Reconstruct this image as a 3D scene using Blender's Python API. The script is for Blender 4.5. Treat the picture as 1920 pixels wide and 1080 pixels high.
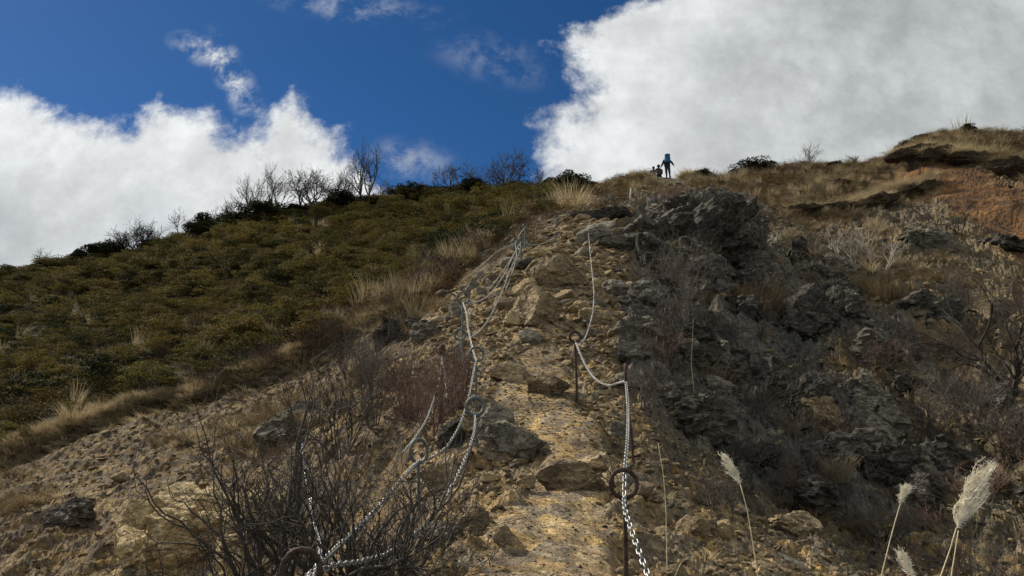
import bpy, math, random
import numpy as np
from mathutils import Vector, Matrix
random.seed(7); RNG = np.random.default_rng(7)
R = math.radians
sc = bpy.context.scene
for o in list(bpy.data.objects): bpy.data.objects.remove(o)

# ------------------------------------------------------------------ camera
F = 1333.0; PITCH = 17.0; EYE = 1.6
cd = bpy.data.cameras.new('camera'); cam = bpy.data.objects.new('camera', cd)
sc.collection.objects.link(cam); sc.camera = cam
cd.sensor_width = 36; cd.lens = 36*F/1920; cd.clip_start = .05; cd.clip_end = 5000
cam.location = (0, 0, EYE); cam.rotation_euler = (R(90+PITCH), 0, 0)
CP, SP = math.cos(R(PITCH)), math.sin(R(PITCH))
def pdir(px, py):
    u = (np.asarray(px, float)-960)/F; v = (540-np.asarray(py, float))/F
    return u, CP-v*SP, SP+v*CP
def at(px, py, y):
    a, b, c = pdir(px, py); t = y/b
    return np.array([a*t, y, EYE+c*t])
def proj(x, y, z):
    z = z-EYE; f = np.maximum(y*CP+z*SP, .05); up = -y*SP+z*CP
    return 960+F*x/f, 540-F*up/f

# ------------------------------------------------------------------ sun, sky, exposure
SUN = Vector((-.60, .42, .68)).normalized()
sl = bpy.data.lights.new('sun', 'SUN'); sl.energy = 5.0; sl.angle = R(.5); sl.color = (1, .93, .80)
so = bpy.data.objects.new('sun', sl); sc.collection.objects.link(so)
so.rotation_euler = SUN.to_track_quat('Z', 'Y').to_euler(); so.location = (-20, 10, 40)
sc.view_settings.view_transform = 'Standard'; sc.view_settings.look = 'None'
sc.view_settings.exposure = 0.35; sc.view_settings.gamma = 1

class NT:
    """small helper round a node tree"""
    def __init__(s, nt): s.nt = nt; nt.nodes.clear()
    def n(s, t, ins=None, **kw):
        nd = s.nt.nodes.new(t)
        for k, v in kw.items(): setattr(nd, k, v)
        for k, v in (ins or {}).items(): s.put(nd.inputs[k], v)
        return nd
    def put(s, sock, v):
        if isinstance(v, bpy.types.NodeSocket): s.nt.links.new(v, sock)
        elif isinstance(v, bpy.types.Node): s.nt.links.new(v.outputs[0], sock)
        else:
            if sock.type == 'RGBA' and not hasattr(v, '__len__'): v = (v, v, v, 1)
            elif sock.type == 'RGBA' and len(v) == 3: v = (*v, 1)
            sock.default_value = v
    def m(s, op, a, b=0., c=0., clamp=False):
        nd = s.n('ShaderNodeMath', {0: a, 1: b, 2: c}, operation=op); nd.use_clamp = clamp
        return nd.outputs[0]
    def mix(s, f, a, b, mode='MIX'):
        nd = s.n('ShaderNodeMix', data_type='RGBA', blend_type=mode)
        s.put(nd.inputs['Factor'], f); s.put(nd.inputs['A'], a); s.put(nd.inputs['B'], b)
        return nd.outputs['Result']
    def rng(s, v, a, b, c=0., d=1., smooth=True):
        nd = s.n('ShaderNodeMapRange', {0: v, 1: a, 2: b, 3: c, 4: d})
        nd.interpolation_type = 'SMOOTHSTEP' if smooth else 'LINEAR'
        return nd.outputs[0]
    def noise(s, vec, scale, detail=6, rough=.55, dist=0.):
        return s.n('ShaderNodeTexNoise', {'Vector': vec, 'Scale': scale, 'Detail': detail, 'Roughness': rough, 'Distortion': dist}).outputs[0]
    def curve(s, v, pts):
        nd = s.n('ShaderNodeFloatCurve', {'Value': v})
        c = nd.mapping.curves[0]
        c.points[0].location = pts[0]; c.points[-1].location = pts[-1]
        for p in pts[1:-1]: c.points.new(*p)
        for p in c.points: p.handle_type = 'VECTOR'
        nd.mapping.update(); return nd.outputs[0]

w = bpy.data.worlds.new('World'); sc.world = w; w.use_nodes = True
W = NT(w.node_tree)
def ZX(px, py):
    a, b, c = pdir(px, py); return float(a/b), float(c/b)
sky = W.n('ShaderNodeTexSky', sky_type='NISHITA', sun_disc=False, sun_elevation=math.asin(SUN.z),
          sun_rotation=math.atan2(SUN.x, SUN.y), altitude=1300, air_density=1.0, dust_density=.25, ozone_density=3.0)
tc = W.n('ShaderNodeTexCoord').outputs['Generated']
sp = W.n('ShaderNodeSeparateXYZ', {0: tc})
ys = W.m('MAXIMUM', W.m('ABSOLUTE', sp.outputs[1]), .05)
X = W.m('DIVIDE', sp.outputs[0], ys); Z = W.m('DIVIDE', sp.outputs[2], ys)
nc = W.n('ShaderNodeCombineXYZ', {0: X, 1: Z, 2: 0.}).outputs[0]
n_big = W.noise(nc, 3.2, 12, .62, .12)
n_fine = W.noise(nc, 11.0, 12, .68, .2)
nz = W.m('SUBTRACT', W.m('ADD', W.m('MULTIPLY', n_big, .6), W.m('MULTIPLY', n_fine, .4)), .5)
# left bank: top edge Z as a function of X (both mapped to 0..1)
def mp(v, lo, hi): return (v-lo)/(hi-lo)
LE = [(-800, 60), (0, 165), (90, 215), (180, 235), (250, 225), (300, 160), (350, 190), (420, 225), (500, 215), (545, 165), (600, 215), (660, 262), (700, 310), (760, 350), (820, 460), (1100, 700)]
pts = [ZX(*p) for p in LE]
pts = [(mp(a, -1.6, .6), mp(b, -.2, 1.4)) for a, b in pts]
pts = [(0., pts[0][1])]+pts+[(1., pts[-1][1])]
cL = W.curve(W.rng(X, -1.6, .6, smooth=False), pts)
dL = W.m('SUBTRACT', W.m('ADD', W.m('MULTIPLY', cL, 1.6), -.2), Z)
# right bank: left edge X as a function of Z
RE = [(1300, -300), (1240, -100), (1190, 0), (1120, 30), (1060, 45), (1020, 90), (1035, 130), (1060, 175), (1018, 200), (1000, 235), (1020, 275), (1010, 330), (1020, 450), (1060, 700)]
pts = [ZX(*p)[::-1] for p in RE][::-1]
pts = [(mp(a, -.2, 1.4), mp(b, -.5, 1.5)) for a, b in pts]
pts = [(0., pts[0][1])]+pts+[(1., pts[-1][1])]
cR = W.curve(W.rng(Z, -.2, 1.4, smooth=False), pts)
dR = W.m('SUBTRACT', X, W.m('ADD', W.m('MULTIPLY', cR, 2.0), -.5))
dens = W.m('MAXIMUM', dL, dR)
def blob(px, py, rx, ry, rot, amp):
    x0, z0 = ZX(px, py); c, s_ = math.cos(rot), math.sin(rot)
    dx = W.m('SUBTRACT', X, x0); dz = W.m('SUBTRACT', Z, z0)
    a = W.m('DIVIDE', W.m('ADD', W.m('MULTIPLY', dx, c), W.m('MULTIPLY', dz, s_)), rx/F)
    b = W.m('DIVIDE', W.m('SUBTRACT', W.m('MULTIPLY', dz, c), W.m('MULTIPLY', dx, s_)), ry/F)
    r = W.m('SQRT', W.m('ADD', W.m('MULTIPLY', a, a), W.m('MULTIPLY', b, b)))
    return W.rng(r, 1.6, 0., 0., amp)
wis = W.m('ADD', W.m('MULTIPLY', W.noise(nc, 6., 12, .66, .3), .55), W.m('MULTIPLY', W.noise(nc, 22., 12, .7, .3), .45))
thick = W.rng(W.m('ADD', dens, W.m('MULTIPLY', nz, .42)), -.006, .055)
wisp = W.m('ADD', W.m('ADD', blob(385, 95, 70, 30, -.4, .95), blob(440, 150, 110, 30, -1.05, 1.0)), W.m('ADD', blob(670, 15, 170, 36, -.15, .35), blob(768, 300, 40, 80, 1.4, .4)))
wisp = W.m('ADD', wisp, blob(925, 110, 120, 50, -.3, .22))
wisp = W.m('MULTIPLY', wisp, W.rng(wis, .44, .60))
back = W.m('LESS_THAN', sp.outputs[1], 0.)
cov = W.m('MAXIMUM', thick, W.m('MINIMUM', wisp, 1.))
bnoise = W.rng(W.noise(tc, 2.4, 6, .6), .36, .50)  # unseen clouds behind the camera, added to make the ambient light less blue
cov = W.m('ADD', W.m('MULTIPLY', cov, W.m('SUBTRACT', 1., back)), W.m('MULTIPLY', bnoise, back), clamp=True)
# inside the clouds: sunlit rims, greyer depths
deep = W.rng(W.m('ADD', dens, W.m('MULTIPLY', nz, .45)), .05, .40)
bil = W.noise(nc, 5.5, 12, .62, .15)
grey = W.m('MULTIPLY', deep, W.rng(bil, .30, .62, .55, 1.))
low = W.rng(W.m('SUBTRACT', Z, W.m('MULTIPLY', X, .28)), .46, .12)      # the left bank greys towards its foot
lowL = W.m('MULTIPLY', low, W.rng(X, -.1, -.5))
farR = W.m('MULTIPLY', W.rng(X, .28, .72), .8)
grey = W.m('MAXIMUM', grey, W.m('MAXIMUM', W.m('MULTIPLY', lowL, .92), farR), clamp=True)
gcol = W.mix(W.rng(X, -.2, -.5), (.47, .50, .50), (.33, .385, .425))
ccol = W.mix(grey, (.78, .80, .805), gcol)
tex = W.rng(W.noise(nc, 8., 12, .66, .1), .32, .68, .86, 1.08)
ccol = W.mix(1., ccol, W.n('ShaderNodeCombineColor', {0: tex, 1: tex, 2: tex}).outputs[0], 'MULTIPLY')
nc2 = W.n('ShaderNodeVectorMath', {0: nc, 1: (-.030, .034, 0)}, operation='ADD').outputs[0]
rel = W.m('ADD', W.m('SUBTRACT', n_big, W.noise(nc2, 3.2, 12, .62, .12)), W.m('MULTIPLY', W.m('SUBTRACT', n_fine, W.noise(nc2, 11.0, 12, .68, .2)), .35))
relk = W.m('MULTIPLY', W.rng(rel, -.15, .15, .87, 1.10), W.rng(deep, 0., 1., 1.03, .98))
ccol = W.mix(1., ccol, W.n('ShaderNodeCombineColor', {0: relk, 1: relk, 2: relk}).outputs[0], 'MULTIPLY')
skc = W.n('ShaderNodeHueSaturation', {'Saturation': 1.25, 'Value': 1.0, 'Color': sky.outputs[0]}).outputs[0]
skc = W.mix(1., skc, (.050, .059, .067, 1), 'MULTIPLY')
bg = W.n('ShaderNodeBackground', {'Color': W.mix(cov, skc, ccol), 'Strength': .80})
W.n('ShaderNodeOutputWorld', {0: bg})
SKYMIX = skc

# ------------------------------------------------------------------ numpy noise
def h2(i, j, s):
    n = (i.astype(np.int64)*374761393+j.astype(np.int64)*668265263+s*1442695041) & 0xffffffff
    n = ((n ^ (n >> 13))*1274126177) & 0xffffffff
    n = ((n ^ (n >> 16))*2246822519) & 0xffffffff
    return ((n ^ (n >> 15)) & 0xffffff)/float(0x1000000)
def h3(i, j, k, s): return h2(i+k.astype(np.int64)*7919, j-k.astype(np.int64)*104729, s)
def vn(x, y, s=0):
    i = np.floor(x); j = np.floor(y); a = x-i; b = y-j
    a = a*a*a*(a*(a*6-15)+10); b = b*b*b*(b*(b*6-15)+10)
    return (h2(i, j, s)*(1-a)+h2(i+1, j, s)*a)*(1-b)+(h2(i, j+1, s)*(1-a)+h2(i+1, j+1, s)*a)*b
def fbm(x, y, s=0, o=5, r=.5):
    v = 0; a = 1; t = 0
    for k in range(o):
        v = v+a*(vn(x, y, s+k)-.5); t += a; a *= r; x = x*2.03+17.1; y = y*2.03-9.7
    return v/t*2
def vn3(p, s=0):
    i = np.floor(p); f = p-i; f = f*f*(3-2*f); r = 0
    for dx in (0, 1):
        for dy in (0, 1):
            for dz in (0, 1):
                wgt = (f[:, 0] if dx else 1-f[:, 0])*(f[:, 1] if dy else 1-f[:, 1])*(f[:, 2] if dz else 1-f[:, 2])
                r = r+wgt*h3(i[:, 0]+dx, i[:, 1]+dy, i[:, 2]+dz, s)
    return r
def facet(x, y, s=0, tilt=1.0, hv=.5):
    """broken, plate-like relief: every voronoi cell is its own tilted plane"""
    i = np.floor(x); j = np.floor(y); best = np.full(x.shape, 9.); out = np.zeros(x.shape)
    for a in (-1, 0, 1):
        for b in (-1, 0, 1):
            ci, cj = i+a, j+b
            dx = x-(ci+.1+.8*h2(ci, cj, s)); dy = y-(cj+.1+.8*h2(ci, cj, s+1)); d = dx*dx+dy*dy
            v = hv*(h2(ci, cj, s+2)-.5)+tilt*((h2(ci, cj, s+3)-.5)*dx+(h2(ci, cj, s+4)-.5)*dy)
            k = d < best; best = np.where(k, d, best); out = np.where(k, v, out)
    return out
def stone(x, y, s=0, slope=1.6, sharp=1.7):
    """packed angular stones: flat tilted tops, sloping flanks, continuous"""
    i = np.floor(x); j = np.floor(y); out = np.full(x.shape, -.6)
    for a in (-1, 0, 1):
        for b in (-1, 0, 1):
            ci, cj = i+a, j+b
            dx = x-(ci+.1+.8*h2(ci, cj, s)); dy = y-(cj+.1+.8*h2(ci, cj, s+1)); th = h2(ci, cj, s+2)*6.28
            ca, sa = np.cos(th), np.sin(th); e = .75+.6*h2(ci, cj, s+5)
            u = np.abs(dx*ca+dy*sa)*e; v = np.abs(dy*ca-dx*sa)/e
            d = np.maximum(np.maximum(u, v), (u+v)*.74)
            top = .1+.9*h2(ci, cj, s+3)**1.5+1.5*((h2(ci, cj, s+4)-.5)*dx+(h2(ci, cj, s+6)-.5)*dy)
            out = np.maximum(out, np.minimum(top*.6, (.60-d)*slope*sharp))
    return out
def facet3(p, s=0, tilt=1., hv=.5):
    i = np.floor(p); best = np.full(len(p), 9.); out = np.zeros(len(p))
    for a in (-1, 0, 1):
        for b in (-1, 0, 1):
            for c in (-1, 0, 1):
                q = i+np.array([a, b, c]); g = lambda k: h3(q[:, 0], q[:, 1], q[:, 2], s+k)
                d3 = p-(q+np.stack([g(0), g(1), g(5)], 1)*.8-.0)
                d = (d3**2).sum(1)
                v = hv*(g(2)-.5)+tilt*((g(3)-.5)*d3[:, 0]+(g(4)-.5)*d3[:, 1]+(g(6)-.5)*d3[:, 2])
                k = d < best; best = np.where(k, d, best); out = np.where(k, v, out)
    return out
def sst(a, b, x): t = np.clip((x-a)/(b-a), 0, 1); return t*t*(3-2*t)

# ------------------------------------------------------------------ object helpers
C = sc.collection
def mkmesh(name, V, Fs, mat=None, smooth=False, col=None, attrs=None):
    me = bpy.data.meshes.new(name); V = np.asarray(V, np.float32)
    if isinstance(Fs, np.ndarray): Fs = [Fs]
    Fs = [f for f in Fs if len(f)]
    me.vertices.add(len(V)); me.vertices.foreach_set('co', V.ravel())
    nl = sum(f.size for f in Fs); nf = sum(len(f) for f in Fs)
    me.loops.add(nl); me.loops.foreach_set('vertex_index', np.concatenate([f.ravel() for f in Fs]).astype(np.int32))
    me.polygons.add(nf)
    tot = np.concatenate([np.full(len(f), f.shape[1]) for f in Fs]); st = np.concatenate([[0], np.cumsum(tot)[:-1]])
    me.polygons.foreach_set('loop_start', st.astype(np.int32))
    if smooth: me.polygons.foreach_set('use_smooth', np.ones(nf, bool))
    else: me.polygons.foreach_set('use_smooth', np.zeros(nf, bool))
    if col is not None:
        a = me.color_attributes.new('col', 'FLOAT_COLOR', 'POINT')
        a.data.foreach_set('color', np.concatenate([col, np.ones((len(col), 1))], 1).astype(np.float32).ravel())
    for k, (ty, arr) in (attrs or {}).items():
        a = me.attributes.new(k, ty, 'POINT')
        a.data.foreach_set('vector' if ty == 'FLOAT_VECTOR' else 'value', np.asarray(arr).ravel())
    me.update(); me.validate()
    if mat: me.materials.append(mat)
    return me
def obj(name, me, parent=None, link=True):
    o = bpy.data.objects.new(name, me)
    if link: C.objects.link(o)
    if parent: o.parent = parent
    return o
def tag(o, label=None, cat=None, group=None, kind=None):
    if label: o['label'] = label
    if cat: o['category'] = cat
    if group: o['group'] = group
    if kind: o['kind'] = kind
    return o
def empty(name, loc, label, cat, group=None):
    o = bpy.data.objects.new(name, None); C.objects.link(o); o.location = loc
    o.empty_display_size = .1
    return tag(o, label, cat, group)

class TB:
    """collects tapered tubes and ribbons into one mesh"""
    def __init__(s): s.V = []; s.F4 = []; s.F3 = []; s.n = 0
    def tube(s, P, r, k=4, close=True):
        P = np.asarray(P, float); m = len(P); r = np.broadcast_to(np.asarray(r, float), (m,))
        T = np.gradient(P, axis=0); T /= np.linalg.norm(T, axis=1, keepdims=True)+1e-9
        ref = np.array([.31, .22, .93]) if abs(T[0, 2]) < .9 else np.array([1., .1, 0])
        A = np.cross(T, ref); A /= np.linalg.norm(A, axis=1, keepdims=True)+1e-9; B = np.cross(T, A)
        th = np.arange(k)*2*math.pi/k
        ring = P[:, None]+r[:, None, None]*(np.cos(th)[None, :, None]*A[:, None]+np.sin(th)[None, :, None]*B[:, None])
        s.V.append(ring.reshape(-1, 3)); i = np.arange(m-1)[:, None]*k; j = np.arange(k)[None]; j2 = (j+1) % k
        s.F4.append((s.n+np.stack([i+j, i+j2, i+k+j2, i+k+j], -1)).reshape(-1, 4))
        if close and k > 2:
            if k == 4: s.F4.append(s.n+np.array([[3, 2, 1, 0], [(m-1)*k, (m-1)*k+1, (m-1)*k+2, (m-1)*k+3]]))
            else:
                s.V.append(P[[0, -1]]); a = s.n+m*k
                jj = np.arange(k)
                s.F3.append(np.stack([np.full(k, a), s.n+(jj+1) % k, s.n+jj], 1))
                s.F3.append(np.stack([np.full(k, a+1), s.n+(m-1)*k+jj, s.n+(m-1)*k+(jj+1) % k], 1)); s.n += 2
        s.n += m*k
    def ribbon(s, P, wd, side):
        P = np.asarray(P, float); m = len(P); wd = np.broadcast_to(np.asarray(wd, float), (m,))[:, None]
        s.V.append(np.stack([P-side*wd, P+side*wd], 1).reshape(-1, 3)); i = np.arange(m-1)[:, None]*2
        s.F4.append(s.n+(i+np.array([[0, 1, 3, 2]]))); s.n += 2*m
    def raw(s, V, F):
        s.V.append(V); (s.F4 if F.shape[1] == 4 else s.F3).append(F+s.n); s.n += len(V)
    def mesh(s, name, mat, smooth=True):
        fs = []
        if s.F4: fs.append(np.concatenate(s.F4))
        if s.F3: fs.append(np.concatenate(s.F3))
        return mkmesh(name, np.concatenate(s.V), fs, mat, smooth)

# ------------------------------------------------------------------ materials
def newmat(name):
    m = bpy.data.materials.new(name); m.use_nodes = True; return m, NT(m.node_tree)
def finish(N, color, rough=.9, bump=None, bstr=.5, bdist=.02, metal=0., spec=.25, trans=None):
    ins = {'Base Color': color, 'Roughness': rough, 'Metallic': metal, 'Specular IOR Level': spec}
    if bump is not None: ins['Normal'] = N.n('ShaderNodeBump', {'Height': bump, 'Strength': bstr, 'Distance': bdist}).outputs[0]
    b = N.n('ShaderNodeBsdfPrincipled', ins)
    if trans:
        t = N.n('ShaderNodeBsdfTranslucent', {'Color': color}); mx = N.n('ShaderNodeMixShader', {0: trans, 1: b, 2: t}); b = mx
    N.n('ShaderNodeOutputMaterial', {0: b.outputs[0]})
def ground_mat():
    m, N = newmat('ground'); a = N.n('ShaderNodeVertexColor', layer_name='col').outputs[0]
    p = N.n('ShaderNodeNewGeometry').outputs['Position']
    n1 = N.noise(p, .9, 8, .6); n2 = N.noise(p, 7, 9, .68); n3 = N.noise(p, 45, 5, .7)
    v = N.n('ShaderNodeTexVoronoi', {'Vector': p, 'Scale': 24.}); vc = N.n('ShaderNodeSeparateColor', {0: v.outputs[1]}).outputs[0]
    v2 = N.n('ShaderNodeTexVoronoi', {'Vector': N.n('ShaderNodeVectorMath', {0: p, 1: (40, 0, 0)}, operation='ADD').outputs[0], 'Scale': 9.})
    vc2 = N.n('ShaderNodeSeparateColor', {0: v2.outputs[1]}).outputs[1]
    k = N.m('MULTIPLY', N.rng(n1, .32, .68, .65, 1.3), N.m('MULTIPLY', N.rng(n2, .3, .7, .62, 1.38), N.m('MULTIPLY', N.rng(vc, 0, 1, .72, 1.28), N.rng(vc2, 0, 1, .75, 1.25))))
    n4 = N.noise(p, 120, 3, .7); k = N.m('MULTIPLY', k, N.m('MULTIPLY', N.rng(n3, .34, .66, .68, 1.34), N.rng(n4, .34, .66, .72, 1.3)))
    c = N.mix(1., a, N.n('ShaderNodeCombineColor', {0: k, 1: k, 2: k}).outputs[0], 'MULTIPLY')
    hs = N.n('ShaderNodeHueSaturation', {'Hue': N.rng(n2, .3, .7, .493, .507), 'Saturation': N.rng(vc2, 0, 1, .65, 1.05), 'Value': 1., 'Color': c}).outputs[0]
    h = N.m('ADD', N.m('ADD', N.m('MULTIPLY', n2, 1.2), N.m('MULTIPLY', vc, .35)), N.m('ADD', N.m('MULTIPLY', n3, .3), N.m('MULTIPLY', vc2, .6)))
    finish(N, hs, .95, h, .75, .05, spec=.15); return m
def rock_mat(name, c1, c2, c3, lich=(.30, .31, .27), sc_=1., lamt=.5, bs=.8):
    m, N = newmat(name); tcn = N.n('ShaderNodeTexCoord').outputs['Object']
    oi = N.n('ShaderNodeObjectInfo').outputs['Random']
    p = N.n('ShaderNodeVectorMath', {0: tcn, 1: N.n('ShaderNodeCombineXYZ', {0: N.m('MULTIPLY', oi, 37.), 1: N.m('MULTIPLY', oi, 91.)}).outputs[0]}, operation='ADD').outputs[0]
    g = N.n('ShaderNodeMapping', {'Vector': p, 'Scale': (1, 1, 2.4), 'Rotation': (.5, .3, 0)}).outputs[0]
    n1 = N.noise(p, 1.3*sc_, 8, .62); n2 = N.noise(g, 6*sc_, 9, .7, .4); n3 = N.noise(p, 30*sc_, 5, .7)
    n4 = N.noise(p, 3.1*sc_, 10, .72, .6)
    c = N.mix(N.rng(n1, .36, .62), c1, c2); c = N.mix(N.rng(n2, .44, .68), c, c3)
    c = N.mix(N.m('MULTIPLY', N.rng(n4, .54, .64), lamt), c, lich)
    cr = N.n('ShaderNodeTexVoronoi', {'Vector': g, 'Scale': 3.5*sc_}, feature='DISTANCE_TO_EDGE').outputs[0]
    k = N.m('MULTIPLY', N.rng(n3, .3, .7, .7, 1.3), N.rng(n2, .3, .7, .75, 1.25))
    k = N.m('MULTIPLY', k, N.m('MULTIPLY', N.rng(oi, 0, 1, .72, 1.25), N.rng(cr, 0, .025, .72, 1.)))
    c = N.mix(1., c, N.n('ShaderNodeCombineColor', {0: k, 1: k, 2: k}).outputs[0], 'MULTIPLY')
    h = N.m('ADD', N.m('ADD', N.m('MULTIPLY', n2, 1.), N.m('MULTIPLY', n3, .55)), N.m('MULTIPLY', N.rng(cr, 0, .05), .35))
    finish(N, c, .92, h, bs, .05/sc_, spec=.2); return m
def leaf_mat(name, c1, c2, c3, trans=.3, rough=.55):
    """colour differs per plant and per patch of leaves"""
    m, N = newmat(name); oi = N.n('ShaderNodeObjectInfo').outputs['Random']
    p = N.n('ShaderNodeNewGeometry').outputs['Position']
    n1 = N.noise(p, .35, 4, .6); n2 = N.noise(p, 5., 4, .7)
    c = N.mix(N.rng(N.m('ADD', N.m('MULTIPLY', n1, .7), N.m('MULTIPLY', oi, .3)), .35, .65), c1, c2)
    c = N.mix(N.rng(n2, .45, .7), c, c3)
    k = N.rng(N.m('FRACT', N.m('MULTIPLY', oi, 7.3)), 0, 1, .6, 1.4)
    c = N.mix(1., c, N.n('ShaderNodeCombineColor', {0: k, 1: k, 2: k}).outputs[0], 'MULTIPLY')
    finish(N, c, rough, trans=trans, spec=.12); return m
def bark_mat(name, c1, c2, rough=.85):
    m, N = newmat(name); p = N.n('ShaderNodeNewGeometry').outputs['Position']
    n = N.noise(p, 25, 4, .6); n1 = N.noise(p, 1.5, 4, .6); oi = N.n('ShaderNodeObjectInfo').outputs['Random']
    c = N.mix(N.rng(N.m('ADD', N.m('MULTIPLY', n, .6), N.m('MULTIPLY', n1, .4)), .38, .62), c1, c2)
    k = N.rng(oi, 0, 1, .7, 1.3)
    c = N.mix(1., c, N.n('ShaderNodeCombineColor', {0: k, 1: k, 2: k}).outputs[0], 'MULTIPLY')
    finish(N, c, rough, n, .3, .004); return m
def plain(name, c, rough=.8, metal=0., var=.25, scale=20., bump=.2):
    m, N = newmat(name); p = N.n('ShaderNodeTexCoord').outputs['Object']; n = N.noise(p, scale, 5, .65)
    k = N.rng(n, .3, .7, 1-var, 1+var)
    cc = N.mix(1., c, N.n('ShaderNodeCombineColor', {0: k, 1: k, 2: k}).outputs[0], 'MULTIPLY')
    finish(N, cc, rough, n, bump, .003, metal); return m
M = dict(
    ground=ground_mat(),
    dark=rock_mat('dark_rock', (.066, .057, .045), (.038, .032, .024), (.118, .104, .084), (.215, .205, .175), 1., .6),
    grey=rock_mat('grey_rock', (.175, .155, .118), (.11, .098, .075), (.24, .21, .15), (.31, .30, .24), 1.4, .5),
    tan=rock_mat('tan_rock', (.27, .20, .115), (.17, .125, .075), (.36, .275, .16), (.30, .26, .18), 1.6, .25),
    ochre=rock_mat('ochre_rock', (.36, .27, .14), (.25, .18, .09), (.42, .33, .19), (.30, .27, .2), 1.4, .25),
    evergreen=leaf_mat('evergreen_leaves', (.042, .043, .011), (.085, .064, .016), (.15, .112, .022), .3, .8),
    darkgreen=leaf_mat('dark_leaves', (.016, .022, .008), (.024, .028, .01), (.035, .038, .013), .12, .95),
    straw=leaf_mat('dry_grass', (.27, .205, .115), (.36, .29, .175), (.42, .345, .21), .35, .8),
    brownstraw=leaf_mat('brown_grass', (.11, .076, .040), (.16, .112, .056), (.21, .155, .08), .3, .8),
    rust=leaf_mat('rusty_leaves', (.060, .036, .014), (.075, .048, .018), (.11, .07, .025), .3, .7),
    twig=bark_mat('grey_twigs', (.060, .050, .040), (.125, .105, .085)),
    darktwig=bark_mat('dark_twigs', (.030, .025, .020), (.060, .050, .040)),
    redtwig=bark_mat('reddish_twigs', (.10, .060, .045), (.17, .11, .085)),
    palebark=bark_mat('pale_bark', (.24, .21, .165), (.36, .325, .27)),
    farsteel=plain('distant_steel', (.33, .33, .31), .6, .3, .25, 60), steel=plain('galvanised_steel', (.25, .25, .245), .5, .85, .3, 60),
    dullsteel=plain('weathered_steel', (.10, .115, .11), .65, .3, .3, 40),
    rustiron=plain('rusty_iron', (.055, .035, .026), .8, .3, .5, 45),
    sod=plain('dark_sod', (.055, .040, .024), .95, 0, .4, 12, .6), plume=plain('plume_fluff', (.72, .66, .52), .9, 0, .2, 30, 0.),
    stalk=plain('dry_stalk', (.50, .42, .26), .8, 0, .2, 30, 0.),
    whitepost=plain('pale_post', (.36, .33, .27), .8, 0, .2, 20),
    jacket=plain('dark_jacket', (.014, .014, .018), .85), trouser=plain('dark_trousers', (.018, .018, .02), .9),
    pack=plain('blue_backpack', (.012, .085, .19), .7), skin=plain('skin', (.34, .2, .14), .6), hair=plain('black_hair', (.01, .008, .007), .6),
    khaki=plain('olive_jacket', (.05, .05, .035), .85), pale=plain('grey_jacket', (.12, .12, .115), .85), pole=plain('pole_metal', (.4, .4, .4), .4, .8))

# ------------------------------------------------------------------ the hillside
OFF = 2.5
CPTS = [  # pixel x, pixel y, metres ahead
 (1000,1080,3.0),(1040,900,4.6),(1030,800,6.2),(1000,740,8.0),(1000,650,11),(1010,560,14),(1040,500,17),(1050,440,21.5),(1150,400,26),(1200,365,34),(1250,331,46),
 (900,1080,3.0),(850,1000,3.6),(880,900,4.9),(900,800,6.6),(870,700,9.0),(850,620,12.5),(900,540,16),(960,470,19.5),(1040,400,27),
 (800,1080,3.1),(740,1080,3.6),(760,950,5.2),(780,850,6.8),(760,720,10.2),(700,1080,5.2),(620,1080,6.8),(640,900,8.0),(600,780,11.5),(700,660,14),
 (400,1080,8.2),(0,1080,9.2),(200,960,11.2),(300,850,13.6),(480,900,9.8),(500,760,14.8),(0,960,12.2),(620,690,16.4),
 (0,865,16.2),(120,818,16.6),(250,775,17),(380,745,17.3),(500,692,17.8),(620,650,18.3),(720,600,18.6),(830,556,19),
 (0,700,27),(0,618,37),(0,532,56),(250,650,26),(250,556,38),(250,490,55),(450,600,26),(450,514,37),(450,434,57),(700,520,27),(700,470,38),(640,412,60),(750,398,60),
 (850,480,27),(850,438,38),(880,384,60),(950,400,38),(1000,378,58),(1080,368,50),(1130,356,47),(1180,343,47),(1300,336,46),(1350,338,46),
 (1250,360,36),(1400,326,47),(1480,322,48),(1560,320,48),(1650,318,46),(1675,314,45),(1705,290,44),(1740,274,44),(1780,270,44),(1850,268,44),(1920,260,44),
 (1250,430,24),(1200,480,19),(1400,400,31),(1400,480,24),(1500,385,37),(1550,340,43),(1650,380,37),(1800,310,41),(1800,380,34),(1900,420,30),(1680,340,42),
 (1500,450,27),(1650,450,27),(1800,480,25),(1900,520,22),(1600,560,20),(1750,600,18.5),(1900,650,16),
 (1200,600,13.4),(1230,700,9.8),(1240,800,7.0),(1250,900,5.2),(1260,1000,4.1),(1200,1080,3.1),(1130,650,10.6),(1150,560,14.2),(1130,480,18.5),(1110,750,7.9),
 (1300,650,14.5),(1350,560,18),(1320,800,9.5),(1330,900,7.2),(1400,1000,5.2),(1450,1080,4.3),(1450,900,9.0),(1400,700,13),(1500,600,18),(1500,780,12.5),(1550,980,8.2),
 (1600,700,15.5),(1600,860,11.2),(1600,1080,6.2),(1750,980,9.6),(1750,860,12),(1750,720,15),(1900,800,13),(1900,950,10),(1900,1080,7.5)]
Q = [at(a, b, c) for a, b, c in CPTS]
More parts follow.
